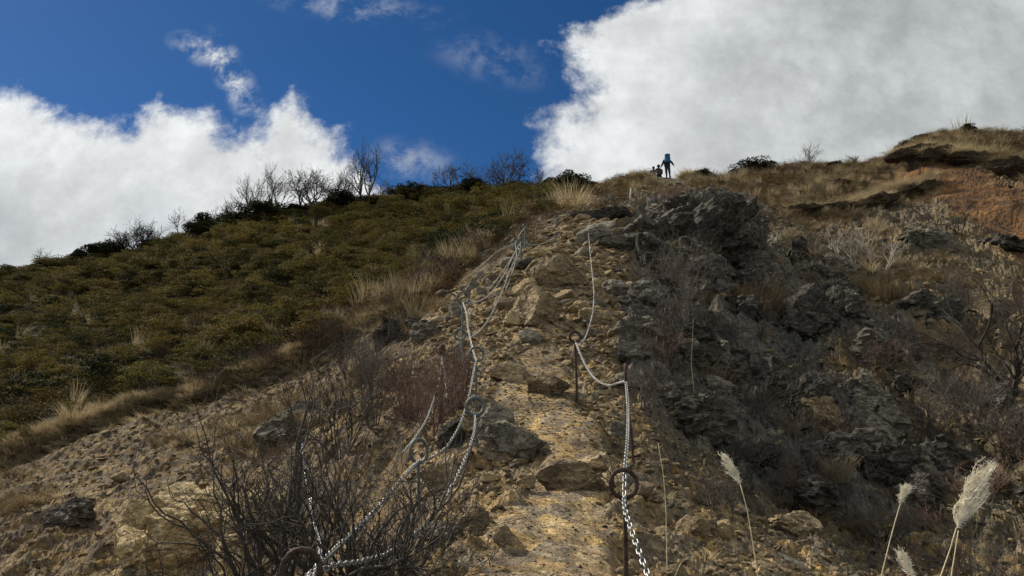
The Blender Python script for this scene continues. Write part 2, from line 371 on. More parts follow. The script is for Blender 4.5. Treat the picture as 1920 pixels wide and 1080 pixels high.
# beyond the frame, behind the crest and round the camera
Q += [np.array(p, float) for p in [(0,0,0),(0,1.5,.55),(1.2,0,-.1),(1.0,1.5,.45),(-1.0,0,-.3),(-1.2,1.5,.05),(0,-2,-.9),(-6,-1,-3.2),(6,-1,-2.6),
  (-20,17,-.5),(-30,28,3),(-60,55,10),(-95,60,6),(-9,4,-2.6),(-16,8,-2.8),(20,17,5),(34,26,13),(50,42,21),(90,60,20),(9,4,-.8),(14,8,.6),
  (-44,75,16),(-20,82,24),(0,82,25),(14,75,22),(30,72,24),(60,75,26),(-60,140,5),(0,150,6),(60,150,8),(-30,110,14),(30,110,15),(-160,140,0),(160,140,5)]]
Q = np.array(Q)
def US(x, y): return x/(y+OFF), np.log(np.maximum(y+OFF, .2))
qu, qs = US(Q[:, 0], Q[:, 1]); qg = Q[:, 2]/(Q[:, 1]+OFF)
def tps(d2): return .5*d2*np.log(d2+1e-12)
KU = 1.6
A_ = np.stack([qu*KU, qs], 1); n_ = len(A_)
D2 = ((A_[:, None]-A_[None])**2).sum(-1)
Pm = np.concatenate([np.ones((n_, 1)), A_], 1)
S_ = np.zeros((n_+3, n_+3)); S_[:n_, :n_] = tps(D2)+np.eye(n_)*2e-4; S_[:n_, n_:] = Pm; S_[n_:, :n_] = Pm.T
cf = np.linalg.solve(S_, np.concatenate([qg, np.zeros(3)]))
NR, NC = 1000, 1120
sv = np.linspace(math.log(.6), math.log(152), NR)
ui = np.linspace(-.80, .80, 960); uo = .80+np.cumsum(np.linspace(.002, .045, 80))
uv = np.concatenate([-uo[::-1], ui, uo]); NC = len(uv)
def macro(U, S):
    g = cf[n_]+cf[n_+1]*U*KU+cf[n_+2]*S
    for k in range(n_): g = g+cf[k]*tps((U*KU-A_[k, 0])**2+(S-A_[k, 1])**2)
    return g
cu = np.linspace(uv[0], uv[-1], 420); cs = np.linspace(sv[0], sv[-1], 300)   # coarse, then bilinear
Gc = macro(*np.meshgrid(cu, cs)[:2])
def bil(G, fu, fs):
    i = np.clip(np.floor(fu).astype(int), 0, G.shape[1]-2); j = np.clip(np.floor(fs).astype(int), 0, G.shape[0]-2)
    a = np.clip(fu-i, 0, 1); b = np.clip(fs-j, 0, 1)
    return (G[j, i]*(1-a)+G[j, i+1]*a)*(1-b)+(G[j+1, i]*(1-a)+G[j+1, i+1]*a)*b
U, S = np.meshgrid(uv, sv)
G = bil(Gc, (U-cu[0])/(cu[1]-cu[0]), (S-cs[0])/(cs[1]-cs[0]))
YY = np.exp(S)-OFF; XX = U*(YY+OFF); ZZ = G*(YY+OFF)
front = YY > .6
PX, PY = proj(XX, YY, ZZ); PX = np.where(front, PX, 960+XX*400); PY = np.where(front, PY, 2000)
wob = fbm(XX*.9, YY*.9, 5, 4)*14+fbm(XX*3.5, YY*3.5, 6, 3)*6
PXw, PYw = PX+wob, PY+fbm(XX*.8+9, YY*.8, 15, 4)*12
def inpoly(px, py, P):
    P = np.array(P, float); ins = np.zeros(px.shape, bool); j = len(P)-1
    for i in range(len(P)):
        x1, y1 = P[i]; x2, y2 = P[j]
        if y1 != y2: ins ^= ((y1 > py) != (y2 > py)) & (px < (x2-x1)*(py-y1)/(y2-y1)+x1)
        j = i
    return ins
LIP = [(-2500, 1500), (-400, 1010), (0, 862), (120, 815), (250, 772), (380, 745), (500, 690), (620, 650), (700, 605), (770, 580), (830, 555)]
lx, ly = zip(*LIP)
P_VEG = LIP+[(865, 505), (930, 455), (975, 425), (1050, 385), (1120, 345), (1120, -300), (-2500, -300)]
P_PATH = [(850, 1100), (900, 1010), (960, 950), (990, 900), (1020, 830), (950, 790), (915, 760), (950, 700), (985, 655), (1050, 645), (1062, 700), (1085, 765), (1130, 800), (1140, 850), (1120, 940), (1150, 1010), (1180, 1300), (1100, 2400), (800, 2400), (760, 1300)]
P_RIB = [(760, 1300), (800, 1000), (760, 900), (800, 780), (740, 700), (800, 600), (850, 540), (930, 520), (960, 470), (1050, 420), (1160, 420), (1200, 500), (1190, 600), (1150, 680), (1200, 760), (1270, 850), (1380, 900), (1420, 980), (1580, 1100), (1700, 1400), (1000, 2400), (600, 2400)]
P_SOILR = [(1615, 362), (1660, 330), (1695, 298), (1780, 292), (1860, 320), (1960, 350), (2600, 380), (2600, 560), (1960, 520), (1860, 450), (1790, 400), (1760, 360)]
P_SOILX = [(1580, 380), (1640, 335), (1690, 300), (1780, 296), (1860, 330), (1960, 360), (2600, 380), (2600, 600), (1960, 560), (1860, 500), (1760, 470), (1690, 450)]
P_GRASSR = [(1120, 300), (1130, 352), (1230, 345), (1330, 345), (1480, 400), (1600, 395), (1660, 345), (1700, 300), (1780, 292), (1960, 330), (2800, 340), (2800, -300), (1120, -300)]
P_ROCKR = [(1170, 420), (1230, 360), (1420, 350), (1470, 470), (1560, 480), (1640, 590), (1720, 640), (1740, 800), (1800, 940), (1700, 1000), (1560, 960), (1420, 900), (1300, 850), (1200, 760), (1160, 660), (1200, 560)]
P_OUTL = [(200, 1100), (230, 980), (330, 930), (480, 950), (520, 1100), (500, 1300), (150, 1300)]
def soft(P, blur=3):
    m = inpoly(PXw, PYw, P).astype(float)
    for _ in range(blur):
        m = (m+np.roll(m, 1, 0)+np.roll(m, -1, 0)+np.roll(m, 1, 1)+np.roll(m, -1, 1))/5
    return m
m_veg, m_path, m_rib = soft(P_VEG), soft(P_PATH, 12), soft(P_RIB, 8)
m_soil, m_grs, m_rock, m_outl = soft(P_SOILR, 12), soft(P_GRASSR), soft(P_ROCKR, 6), soft(P_OUTL, 4)
m_nosoil = 1-soft(P_SOILX)
behind = YY < 1.2
m_bare = np.clip(1-m_veg-m_grs, 0, 1)
m_right = m_bare*(PX > 1180)*(1-m_rib)
# relief in metres
rot = lambda a: (XX*math.cos(a)+YY*math.sin(a), -XX*math.sin(a)+YY*math.cos(a))
xa, ya = rot(.5); xb, yb = rot(-.35)
wx, wy = xa+.35*fbm(XX*1.1, YY*1.1, 21, 3), ya+.35*fbm(XX*1.1, YY*1.1, 22, 3)
rk = .50*stone(wx/1.5, wy/1.2, 31, 1.3)+.20*stone(wx/.5, wy/.42, 38, 1.4)+.07*stone(xb/.18, yb/.15, 45, 1.4)+.02*stone(xb/.07, yb/.06, 52, 1.4)
scr = .09*stone(wx/.6, wy/.45, 59, 1.2)+.05*stone(wx/.19, wy/.14, 66, 1.3)+.018*stone(xb/.07, yb/.055, 73, 1.3)
def ridged(x, y, s, o):
    v = 0; a = 1; t = 0
    for k in range(o): v = v+a*(1-2*np.abs(vn(x, y, s+k)-.5)*1.6); t += a; a *= .56; x, y = x*2.07+3.1, y*2.03+7.7
    return v/t-.5
rg1 = ridged(wx*.55, wy*.75, 501, 8); rg2 = ridged(xb*1.6, ya*2.4, 521, 7)
rk = .55*rk+.75*rg1+.16*rg2
scr = .24*scr+.16*rg1+.11*rg2
pth = .010*stone(wx/.3, wy/.2, 80, .8)+.010*stone(xb/.09, yb/.07, 87, .9)+0.03*ridged(xb*.8, yb*1.3, 541, 8)+.05*fbm(XX*1.5, YY*1.5, 77, 3)
far = sst(40, 75, YY)
H = .5*fbm(XX*.25, YY*.25, 81, 4)*sst(4, 20, YY)+.10*fbm(XX*1.3, YY*1.3, 83, 4)
rockiness = np.clip(m_rock*.95+m_right*.45+m_outl*.5+.25*m_bare*sst(.1, .5, fbm(XX*.5, YY*.5, 85, 3)), 0, 1)*sst(.5, 4, YY)
path_k = m_path*(YY > -1)
m_relief = m_bare*(1-m_soil)
H += m_relief*(1-path_k)*(rk*rockiness*sst(0, 14, YY)*1.25+scr*(1-.5*rockiness)*1.5)+path_k*pth
H += m_soil*(.22*rg1+.08*rg2-.1)
H += (m_veg+m_grs)*.12*fbm(XX*2.2, YY*2.2, 87, 4)
H *= (1-.7*far)
# eroded steps under the turf lips
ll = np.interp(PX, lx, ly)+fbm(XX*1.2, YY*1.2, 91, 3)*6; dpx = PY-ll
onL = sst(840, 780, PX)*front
mpp = (YY+1)/F
dm = dpx*mpp*2.2                                            # metres down-slope of the lip
H += onL*np.where(dm > 0, -.46*sst(0, .10, dm)*np.exp(-np.maximum(dm, 0)/.6), .10*np.exp(np.minimum(dm, 0)/.35))
L2 = [(1470, 398), (1530, 393), (1600, 386), (1660, 368), (1700, 352), (1752, 343)]
L3 = [(1660, 322), (1690, 296), (1740, 290), (1800, 288), (1860, 300), (1920, 322), (2300, 370)]
for Lp, lo, hi, hh in ((L2, 1475, 1750, .35), (L3, 1672, 2600, .45)):
    a, b = zip(*Lp); dm = (PY-(np.interp(PX, a, b)+fbm(XX*.8, YY*.8, 95, 3)*5))*mpp*2.2
    H += (sst(lo-8, lo+8, PX)*(1-sst(hi-6, hi+6, PX)))*front*np.where(dm > 0, -hh*sst(0, .25, dm)*np.exp(-np.maximum(dm, 0)/2.2), .25*np.exp(np.minimum(dm, 0)/.6))
ZZ = ZZ+H
# base colours of the ground itself
def mixc(c, k, new): return c*(1-k[..., None])+np.array(new)*k[..., None]
col = np.ones(XX.shape+(3,))*np.array([.128, .085, .040])
pv = sst(-.4, .5, fbm(XX*.35+3, YY*.35, 101, 4))
col = mixc(col, pv*.8, (.165, .112, .052))
col = mixc(col, sst(0, .4, fbm(XX*.6, YY*.6+40, 103, 4))*.55, (.105, .082, .052))
col = mixc(col, m_rib*.8, (.215, .145, .066))
col = mixc(col, m_path, (.225, .155, .073))
col = mixc(col, m_rib*sst(-.25, .15, fbm(XX*.9+2, YY*.9, 111, 4))*.8, (.225, .155, .073))
col = mixc(col, m_right*.85, (.105, .082, .046))
col = mixc(col, m_right*sst(0, .5, fbm(XX*.4, YY*.4+11, 105, 4))*.6, (.20, .125, .045))
col = mixc(col, np.clip(m_rock*.8*(1-m_rib)*sst(-.5, .1, fbm(XX*.5, YY*.5, 107, 4)), 0, 1), (.085, .080, .070))
col = mixc(col, m_outl*.8, (.33, .25, .13))
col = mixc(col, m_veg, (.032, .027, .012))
col = mixc(col, m_grs, (.13, .095, .045))
col = mixc(col, m_soil, (.105, .049, .014))
col = mixc(col, m_soil*sst(0, .4, fbm(XX*.7, YY*1.4, 109, 5)), (.16, .073, .019))
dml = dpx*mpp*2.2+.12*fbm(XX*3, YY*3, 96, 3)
col = mixc(col, onL*sst(-.05, .02, dml)*(1-sst(.25, .45, dml))*.9, (.028, .02, .013))     # shade under the overhanging turf edge, painted into the ground colour
V = np.stack([XX, YY, ZZ], -1).reshape(-1, 3)
ii = (np.arange(NR-1)[:, None]*NC+np.arange(NC-1)[None]).ravel()
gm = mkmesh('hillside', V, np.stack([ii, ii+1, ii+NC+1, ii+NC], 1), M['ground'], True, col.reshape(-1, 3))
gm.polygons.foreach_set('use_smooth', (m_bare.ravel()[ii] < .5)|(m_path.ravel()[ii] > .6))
tag(obj('hillside', gm), kind='structure')
def hgt(x, y):
    u, s = US(np.asarray(x, float), np.asarray(y, float))
    return bil(ZZ, np.interp(u, uv, np.arange(NC)), (s-sv[0])/(sv[1]-sv[0]))
YR = np.exp(np.linspace(math.log(1.3), math.log(130), 900))
def hit(px, py):
    """where the ray of a photo pixel meets the hillside"""
    a, b, c = pdir(px, py); x = YR*a/b; z = EYE+YR*c/b; g = hgt(x, YR)
    k = np.nonzero(z <= g)[0]
    if len(k) == 0: k = [int(np.argmin(z-g))]
    i = max(int(k[0]), 1); d0 = z[i-1]-g[i-1]; d1 = z[i]-g[i]; t = d0/(d0-d1) if d0 > 0 >= d1 else 1
    y = YR[i-1]*(1-t)+YR[i]*t; xx = y*a/b
    return np.array([float(xx), float(y), float(hgt(xx, y))])
def slope_n(x, y, e=.3):
    n = Vector((-(hgt(x+e, y)-hgt(x-e, y))/(2*e), -(hgt(x, y+e)-hgt(x, y-e))/(2*e), 1)); return n.normalized()

# ------------------------------------------------------------------ scattering helpers
VIS = (YY > 1.4) & (YY < 64) & (np.abs(U) < .95)
def sample(weight, n, area=True, jit=1.):
    """n random spots on the hillside, weighted; area=True: even per square metre"""
    wgt = np.where(VIS, weight, 0)*((YY+OFF)**2 if area else 1.)*np.where(np.abs(U) < .8, 1., .35)
    p = np.cumsum(wgt.ravel()); k = np.searchsorted(p, RNG.random(n)*p[-1]); j, i = np.divmod(k, NC)
    x = XX[j, i]+(RNG.random(n)-.5)*.004*(YY[j, i]+OFF); y = YY[j, i]+(RNG.random(n)-.5)*.006*(YY[j, i]+OFF)
    return x, y, hgt(x, y)
def scatter(name, meshes, pos, rot, scl, label=None, cat=None, mat=None):
    """one 'stuff' object: instances of a few meshes on points"""
    src = [obj('scatter_source', m, link=False) for m in meshes]
    n = len(pos); idx = RNG.integers(0, len(src), n)
    me = mkmesh(name, pos, np.zeros((0, 3), int)) if False else bpy.data.meshes.new(name)
    me.vertices.add(n); me.vertices.foreach_set('co', np.asarray(pos, np.float32).ravel())
    for k, ty, arr, f in (('rot', 'FLOAT_VECTOR', rot, 'vector'), ('scl', 'FLOAT_VECTOR', scl, 'vector'), ('idx', 'INT', idx, 'value')):
        a = me.attributes.new(k, ty, 'POINT'); a.data.foreach_set(f, np.ascontiguousarray(arr, np.int32 if ty == 'INT' else np.float32).ravel())
    o = obj(name, me); tag(o, label, cat, kind='stuff')
    ng = bpy.data.node_groups.new(name, 'GeometryNodeTree')
    ng.interface.new_socket('Geometry', in_out='INPUT', socket_type='NodeSocketGeometry')
    ng.interface.new_socket('Geometry', in_out='OUTPUT', socket_type='NodeSocketGeometry')
    nd = ng.nodes.new; L = ng.links.new
    gi, go = nd('NodeGroupInput'), nd('NodeGroupOutput'); jn = nd('GeometryNodeJoinGeometry')
    for s_ in reversed(src):
        oi = nd('GeometryNodeObjectInfo'); oi.inputs['Object'].default_value = s_; oi.inputs['As Instance'].default_value = True
        L(oi.outputs['Geometry'], jn.inputs[0])
    ip = nd('GeometryNodeInstanceOnPoints'); ip.inputs['Pick Instance'].default_value = True
    def at_(nm, ty):
        a = nd('GeometryNodeInputNamedAttribute'); a.data_type = ty; a.inputs['Name'].default_value = nm; return a.outputs['Attribute']
    e2r = nd('FunctionNodeEulerToRotation'); L(at_('rot', 'FLOAT_VECTOR'), e2r.inputs[0])
    L(gi.outputs[0], ip.inputs['Points']); L(jn.outputs[0], ip.inputs['Instance']); L(at_('idx', 'INT'), ip.inputs['Instance Index'])
    L(e2r.outputs[0], ip.inputs['Rotation']); L(at_('scl', 'FLOAT_VECTOR'), ip.inputs['Scale']); L(ip.outputs[0], go.inputs[0])
    md = o.modifiers.new('scatter', 'NODES'); md.node_group = ng
    return o
def rrot(n, tilt=.3): return np.stack([(RNG.random(n)-.5)*tilt, (RNG.random(n)-.5)*tilt, RNG.random(n)*6.28], 1)


LAND = [(560, 790, 'the grey outcrop above the bluish one'), (345, 1000, 'the jointed yellow outcrop'), (120, 950, 'the dark outcrop far down the left slope'), (300, 760, 'the middle of the turf lip'), (60, 840, 'the left end of the turf lip'), (700, 610, 'the right end of the turf lip'),
  (965, 830, 'the big grey boulder'), (1078, 895, 'the flat tan slab'), (1170, 907, 'the nearest ring post'), (1078, 690, 'the ring post on the step'), (1008, 580, 'the large rounded brown block'), (1052, 500, 'the large cracked tan block'), (1110, 430, 'the draped block'), (975, 450, 'the chain tangle'), (890, 540, 'the pile of pale stones'),
  (900, 800, 'the galvanised ring post'), (888, 980, 'the leaning tan stone'), (1335, 400, 'the huge dark dome outcrop'), (1300, 620, 'the fan shaped twigs'), (1330, 780, 'the dark outcrop at the foot of the rib'), (1430, 590, 'the large brown grass tuft'), (1555, 510, 'the grey outcrop in the gully'), (1650, 740, 'the rock column'), (1545, 770, 'the sunlit yellowish outcrop'),
  (1640, 470, 'the pale dead shrubs'), (1755, 440, 'the layered grey ledge'), (1800, 350, 'the bare brown scarp'), (1560, 330, 'the straw ridge'), (1890, 640, 'the big crooked shrub'), (1375, 880, 'the single slim plume'), (1820, 930, 'the big fluffy plume'), (1695, 925, 'the small ragged plume'), (1500, 1000, 'the brown ledge in the lower right scree'),
  (682, 340, 'the tallest leafless tree'), (328, 400, 'the fan shaped leafless tree'), (70, 490, 'the tiny leafless tree'), (950, 335, 'the wide domed leafless tree'), (605, 475, 'the lone pale straw tuft'), (384, 410, 'the dark rounded mound'), (855, 490, 'the tall straw clump'), (520, 620, 'the low straw clump'), (120, 620, 'the left edge of the green slope')]
def where(x, y, z):
    px, py = proj(np.float64(x), np.float64(y), np.float64(z)); d = [math.hypot(px-a, py-b) for a, b, _ in LAND]; k = int(np.argmin(d)); a, b, nm = LAND[k]
    if abs(px-a) > abs(py-b): rel = 'right of' if px > a else 'left of'
    else: rel = 'below' if py > b else 'above'
    return ('just ' if d[k] < 32 else 'well ' if d[k] > 85 else '')+rel+' '+nm

# ------------------------------------------------------------------ rocks
import bmesh
_ico = {}
def ico(k):
    if k not in _ico:
        bm = bmesh.new(); bmesh.ops.create_icosphere(bm, subdivisions=k, radius=1)
        _ico[k] = (np.array([v.co[:] for v in bm.verts]), np.array([[v.index for v in f.verts] for f in bm.faces])); bm.free()
    return _ico[k]
def rock_mesh(name, seed, dims, mat, sub=4, planes=14, rough=.05, blocky=0., soft_=0.):
    """angular stone: unit sphere cut by random planes, then broken and roughened"""
    r = np.random.default_rng(seed); v, f = ico(sub); v = v.copy()
    nrm = r.normal(size=(planes, 3)); nrm /= np.linalg.norm(nrm, axis=1, keepdims=True); hh = r.uniform(.60, .95, planes)
    d = v@nrm.T; rad = np.where(d > .05, hh/np.maximum(d, .05), 9).min(1); rad = np.minimum(rad, 1.12)
    v = v*rad[:, None]; dims = np.array(dims, float)/2
    p = v*dims; sz = dims.mean()
    nn = v/np.linalg.norm(v, axis=1, keepdims=True)
    a, b = r.uniform(-.7, .7, 2)
    ca, sa = math.cos(a), math.sin(a); Q_ = p@np.array([[ca, 0, sa], [0, 1, 0], [-sa, 0, ca]]); Q_ = Q_+7.3*seed % 50
    if blocky:
        for s_, am in ((.62, .50), (.25, .15), (.10, .04)):
            disp = facet3(Q_/np.array([1., 1., .55])/(sz*s_), seed, 1., .9)*am*sz*blocky
            p = p+nn*disp[:, None]
    p = p+nn*((vn3(Q_/(sz*.35), seed+1)-.5)*rough*2.2*sz+(vn3(Q_/(sz*.12), seed+2)-.5)*rough*1.1*sz+(vn3(Q_/(sz*.045), seed+3)-.5)*rough*.55*sz)[:, None]
    me = mkmesh(name, p, f, mat, False); return me
ROCKM = [M['tan'], M['grey'], M['ochre'], M['tan'], M['grey'], M['ochre']]
PEB = [M['tan'], M['ochre'], M['ochre'], M['ochre'], M['tan'], M['tan']]
stone_small = [rock_mesh('pebble', 100+k, (1, 1.3*.8, .62), PEB[k % 6], 2, 9, .06) for k in range(9)]
stone_mid = [rock_mesh('stone', 140+k, (1, .8, .6+.1*(k % 3)), ROCKM[k % 6], 3, 10, .05) for k in range(12)]
stone_dark = [rock_mesh('stone', 170+k, (1, .8, .7), M['dark'], 3, 10, .06) for k in range(6)]
def place_rock(px, py, wpx, hpx, name, label, cat, mat, seed, grp=None, depth=.8, blocky=.3, sub=5, sink=.22, tilt=(0, 0), y=None, planes=13, rz=None):
    """px,py: foot of the rock in the photo; wpx,hpx: its size there"""
    p = hit(px, py) if y is None else None
    if p is None: q = at(px, py, y); p = np.array([q[0], q[1], float(hgt(q[0], q[1]))])
    dist = math.hypot(p[1], p[2]-EYE)*1.0; w_, h_ = wpx*dist/F, hpx*dist/F
    hh = h_*(1+sink)
    me = rock_mesh(name, seed, (w_*1.05, w_*depth, hh), mat, sub, planes, .04, blocky)
    o = obj(name, me); tag(o, label, cat, grp)
    o.location = (p[0], p[1]+w_*depth*.32, p[2]+hh*.5-sink*h_); o.rotation_euler = (tilt[0], tilt[1], 0)
    return o
GB = 'large boulders set in the ridge path'
for a in [
 (965, 862, 122, 70, 'boulder', 'big grey angular boulder with a pale top left of the path', 'boulder', M['grey'], 11, GB, .8, .22, 6),
 (1078, 918, 132, 50, 'boulder', 'flat tan slab lying in the path beside the near ring post', 'boulder', M['tan'], 12, GB, .7, .2, 5),
 (1128, 882, 90, 32, 'boulder', 'low tan boulder behind the flat slab, touching the right chain', 'boulder', M['tan'], 13, GB),
 (925, 812, 66, 62, 'boulder', 'tall grey wedge boulder behind the big grey one', 'boulder', M['grey'], 14, GB),
 (1008, 612, 112, 78, 'boulder', 'large rounded brown block on the middle of the rib', 'boulder', M['tan'], 15, GB, .8, .28, 6),
 (1052, 535, 112, 68, 'boulder', 'large cracked tan block below the upper chain posts', 'boulder', M['tan'], 16, GB, .8, .28, 6),
 (1028, 740, 84, 42, 'boulder', 'brown boulder at the step left of the rusty ring post', 'boulder', M['tan'], 17, GB),
 (960, 712, 84, 40, 'boulder', 'low brown boulder at the left end of the step', 'boulder', M['tan'], 18, GB),
 (1112, 612, 50, 42, 'boulder', 'tan boulder crossed by the hanging right chain', 'boulder', M['tan'], 19, GB),
 (1085, 590, 48, 28, 'boulder', 'small orange boulder wedged beside the rounded brown block', 'boulder', M['ochre'], 20, GB),
 (1122, 456, 72, 42, 'boulder', 'dark block that the upper right chain drapes over', 'boulder', M['grey'], 21, GB),
 (985, 505, 36, 26, 'boulder', 'dark round stone behind the tangle of chains', 'boulder', M['dark'], 22, GB),
 (1010, 485, 46, 26, 'boulder', 'pale cracked slab above the dark round stone', 'boulder', M['ochre'], 23, GB),
 (888, 1002, 62, 50, 'boulder', 'leaning tan stone at the left edge of the near path', 'boulder', M['tan'], 24, GB),
 (985, 915, 40, 38, 'boulder', 'square tan stone in front of the big grey boulder', 'boulder', M['tan'], 25, GB),
 (915, 905, 44, 24, 'boulder', 'orange tinted stone below the galvanised post foot', 'boulder', M['ochre'], 26, GB),
 (945, 1022, 50, 30, 'boulder', 'half buried brown stone in the near path', 'boulder', M['tan'], 27, GB),
 (1150, 555, 60, 40, 'boulder', 'grey stone on the right brink of the rib', 'boulder', M['grey'], 28, GB),
 (1180, 470, 110, 46, 'boulder', 'long grey slab sloping down right of the draped block', 'boulder', M['grey'], 29, GB),
 (1135, 412, 110, 34, 'boulder', 'dark grassy topped block under the highest posts', 'boulder', M['dark'], 30, GB),
 (1190, 730, 60, 40, 'boulder', 'dark stone beside the edge on ring post', 'boulder', M['grey'], 48, GB),
 (1165, 820, 50, 30, 'boulder', 'grey stone left of the long hanging chain', 'boulder', M['grey'], 49, GB),
]: place_rock(*a)
GC = 'pale stones piled at the left brink of the rib'
for k, a in enumerate([(885, 552, 24, 34, 'upright pale stone leftmost in the pile'), (902, 532, 22, 30, 'pale stone standing highest in the pile'), (903, 556, 20, 24, 'pale stone at the foot of the pile'),
  (918, 520, 20, 14, 'small yellow capped stone on top of the pile'), (917, 541, 18, 22, 'brown stone at the right of the pile'), (850, 598, 26, 34, 'pointed pale stone beside the pair of posts'),
  (836, 556, 34, 16, 'flat pale stone below the straw grass'), (842, 582, 44, 22, 'lichened yellow stone above the dark hollow'), (870, 545, 22, 14, 'small grey stone left of the pile')]):
    place_rock(a[0], a[1], a[2], a[3], 'stone', a[4], 'stone', M['grey'] if k not in (3, 7) else M['ochre'], 60+k, GC, .8, .2, 4, .15)
GD = 'dark rock outcrops right of the rib'
for k, a in enumerate([
 (1338, 486, 320, 178, 'huge dark dome outcrop below the summit ridge', .9, 6, .5), (1240, 520, 110, 90, 'dark crumbling outcrop between the rib and the dome', .8, 6, .5),
 (1300, 670, 120, 95, 'dark outcrop below the fan shaped twigs', .8, 6, .5), (1215, 640, 100, 75, 'dark outcrop directly right of the tan blocks', .8, 6, .5),
 (1330, 830, 130, 105, 'dark outcrop at the right foot of the rib', .8, 6, .5), (1255, 770, 80, 60, 'dark rock just right of the long hanging chain', .8, 5, .4),
 (1555, 545, 120, 62, 'grey outcrop in the middle of the gully side', .8, 6, .5), (1600, 605, 90, 75, 'black outcrop below the orange grass', .8, 5, .5),
 (1665, 690, 96, 95, 'pale grey crag at the top of the rock column', .7, 6, .5), (1650, 800, 120, 110, 'grey crag in the middle of the rock column', .7, 6, .5),
 (1700, 925, 150, 115, 'grey crag at the foot of the rock column', .8, 6, .5), (1800, 900, 120, 90, 'dark crag right of the rock column foot', .8, 5, .5),
 (1755, 470, 120, 60, 'layered grey ledge below the bare brown scarp', .8, 6, .6), (1610, 760, 70, 60, 'small crag left of the rock column', .8, 5, .4),
 (1440, 740, 120, 60, 'dark ledge in the middle of the gully', .8, 5, .5), (1330, 560, 90, 50, 'dark ledge below the rusty grass tuft', .8, 5, .5),
 (1890, 470, 110, 40, 'brown broken ledge at the right edge', .8, 5, .5), (1430, 880, 90, 50, 'dark ledge above the pale plume', .8, 5, .5)]):
    place_rock(a[0], a[1], a[2], a[3], 'rock_outcrop', a[4], 'outcrop', M['grey'] if k in (8, 12, 9) else M['dark'], 80+k, GD, a[5], a[7]*1.1, a[6], .4, planes=20)
place_rock(1545, 808, 86, 66, 'rock_outcrop', 'sunlit yellowish outcrop among the dark rocks', 'outcrop', M['ochre'], 110, None, .7, .5, 6)
place_rock(1495, 1000, 90, 40, 'rock_outcrop', 'brown ledge in the lower right scree', 'outcrop', M['tan'], 111, None, .7, .4, 5)
GE = 'outcrops in the bare slope left of the path'
for k, a in enumerate([(345, 1075, 210, 120, 'jointed yellow outcrop at the foot of the left slope', 'ochre', 6, .65), (255, 1080, 110, 80, 'cracked yellow outcrop left of its neighbour', 'ochre', 5, .65), (455, 1095, 120, 95, 'yellow outcrop behind the bare dark shrub', 'ochre', 6, .6),
 (520, 835, 110, 62, 'bluish grey outcrop in the left scree', 'grey', 6, .6), (560, 790, 70, 44, 'grey outcrop above the bluish one', 'grey', 5, .6), (740, 640, 110, 60, 'dark outcrop under the end of the turf lip', 'dark', 6, .5), (800, 640, 64, 48, 'dark greenish boulder in the hollow', 'grey', 5, .4),
 (120, 985, 80, 50, 'dark outcrop far down the left slope', 'dark', 5, .6), (500, 715, 70, 24, 'grey ledge just below the turf lip', 'grey', 5, .6), (850, 840, 60, 60, 'shadowed rock under the sagging chain', 'dark', 5, .4), (820, 910, 70, 46, 'tan ledge left of the galvanised post', 'tan', 5, .4), (760, 600, 70, 34, 'dark boulder beneath the ochre tuft', 'dark', 5, .4)]):
    place_rock(a[0], a[1], a[2], a[3], 'rock_outcrop', a[4], 'outcrop', M[a[5]], 120+k, GE, .8, a[7], a[6], .4, planes=20)
GJ = 'jointed yellow blocks at the foot of the left slope'
for k, (px, py, w_, h_, lab) in enumerate([(250, 1000, 80, 52, 'upper left block of the yellow outcrop'), (330, 985, 90, 60, 'sloping slab on top of the yellow outcrop'), (400, 990, 80, 58, 'tall block in the middle of the yellow outcrop'), (300, 1060, 70, 60, 'block below the dark hollow in the yellow outcrop'), (370, 1050, 84, 64, 'broad block in the lower yellow outcrop'),
   (440, 1030, 70, 60, 'right hand block of the yellow outcrop'), (235, 1055, 70, 50, 'lower left block of the yellow outcrop'), (425, 1080, 80, 60, 'lowest block beside the bare bush stems'), (480, 1000, 60, 60, 'yellow block half hidden by the bare bush')]):
    place_rock(px, py, w_*1.15, h_*1.2, 'rock_block', lab, 'rock', M['ochre'], 900+k, GJ, .8, .12, 5, .3, planes=9)
x, y, z = sample(m_right*(m_rock+.25)*(YY > 7)*(PY > 500), 52, False)
for k in range(52):
    d = math.hypot(y[k], z[k]-EYE); px, py = proj(x[k], y[k], z[k]); w_ = RNG.uniform(45, 120)
    place_rock(float(px), float(py), w_, w_*RNG.uniform(.5, .95), 'rock_outcrop', ('craggy dark rock ' if k % 4 else 'craggy grey rock ')+where(x[k], y[k], z[k]), 'outcrop', M['dark'] if k % 4 else M['grey'], 930+k, 'crags breaking out of the right flank', .9, .5, 5, .35, planes=18)

m_right = m_right*m_nosoil; m_open = m_grs*m_nosoil
# individual stones: the 290 that show largest
def put_copies(name, meshes, x, y, z, sc3, rot, label, cat, grp):
    out = []
    for k in range(len(x)):
        o = bpy.data.objects.new(name, meshes[int(RNG.integers(0, len(meshes)))]); C.objects.link(o)
        o.location = (x[k], y[k], z[k]); o.scale = tuple(sc3[k]); o.rotation_euler = tuple(rot[k]); tag(o, label+' '+where(x[k], y[k], z[k]), cat, grp); out.append(o)
    return out
def stones(n, weight, lo, hi, meshes, label, grp):
    x, y, z = sample(weight, n, False); d = np.sqrt(y*y+(z-EYE)**2)
    s_ = (lo+(hi-lo)*RNG.random(n)**2.2)*d/F; sc3 = np.stack([s_*RNG.uniform(.8, 1.3, n), s_*RNG.uniform(.8, 1.2, n), s_*RNG.uniform(.7, 1.2, n)], 1)
    put_copies('stone', meshes, x, y, z+s_*.08, sc3, rrot(n, .9), label, 'stone', grp)
m_edge = np.clip(m_rib*(1-m_path), 0, 1)
stones(150, m_edge+.12*m_path, 16, 60, stone_mid, 'angular stone', 'stones along the path')
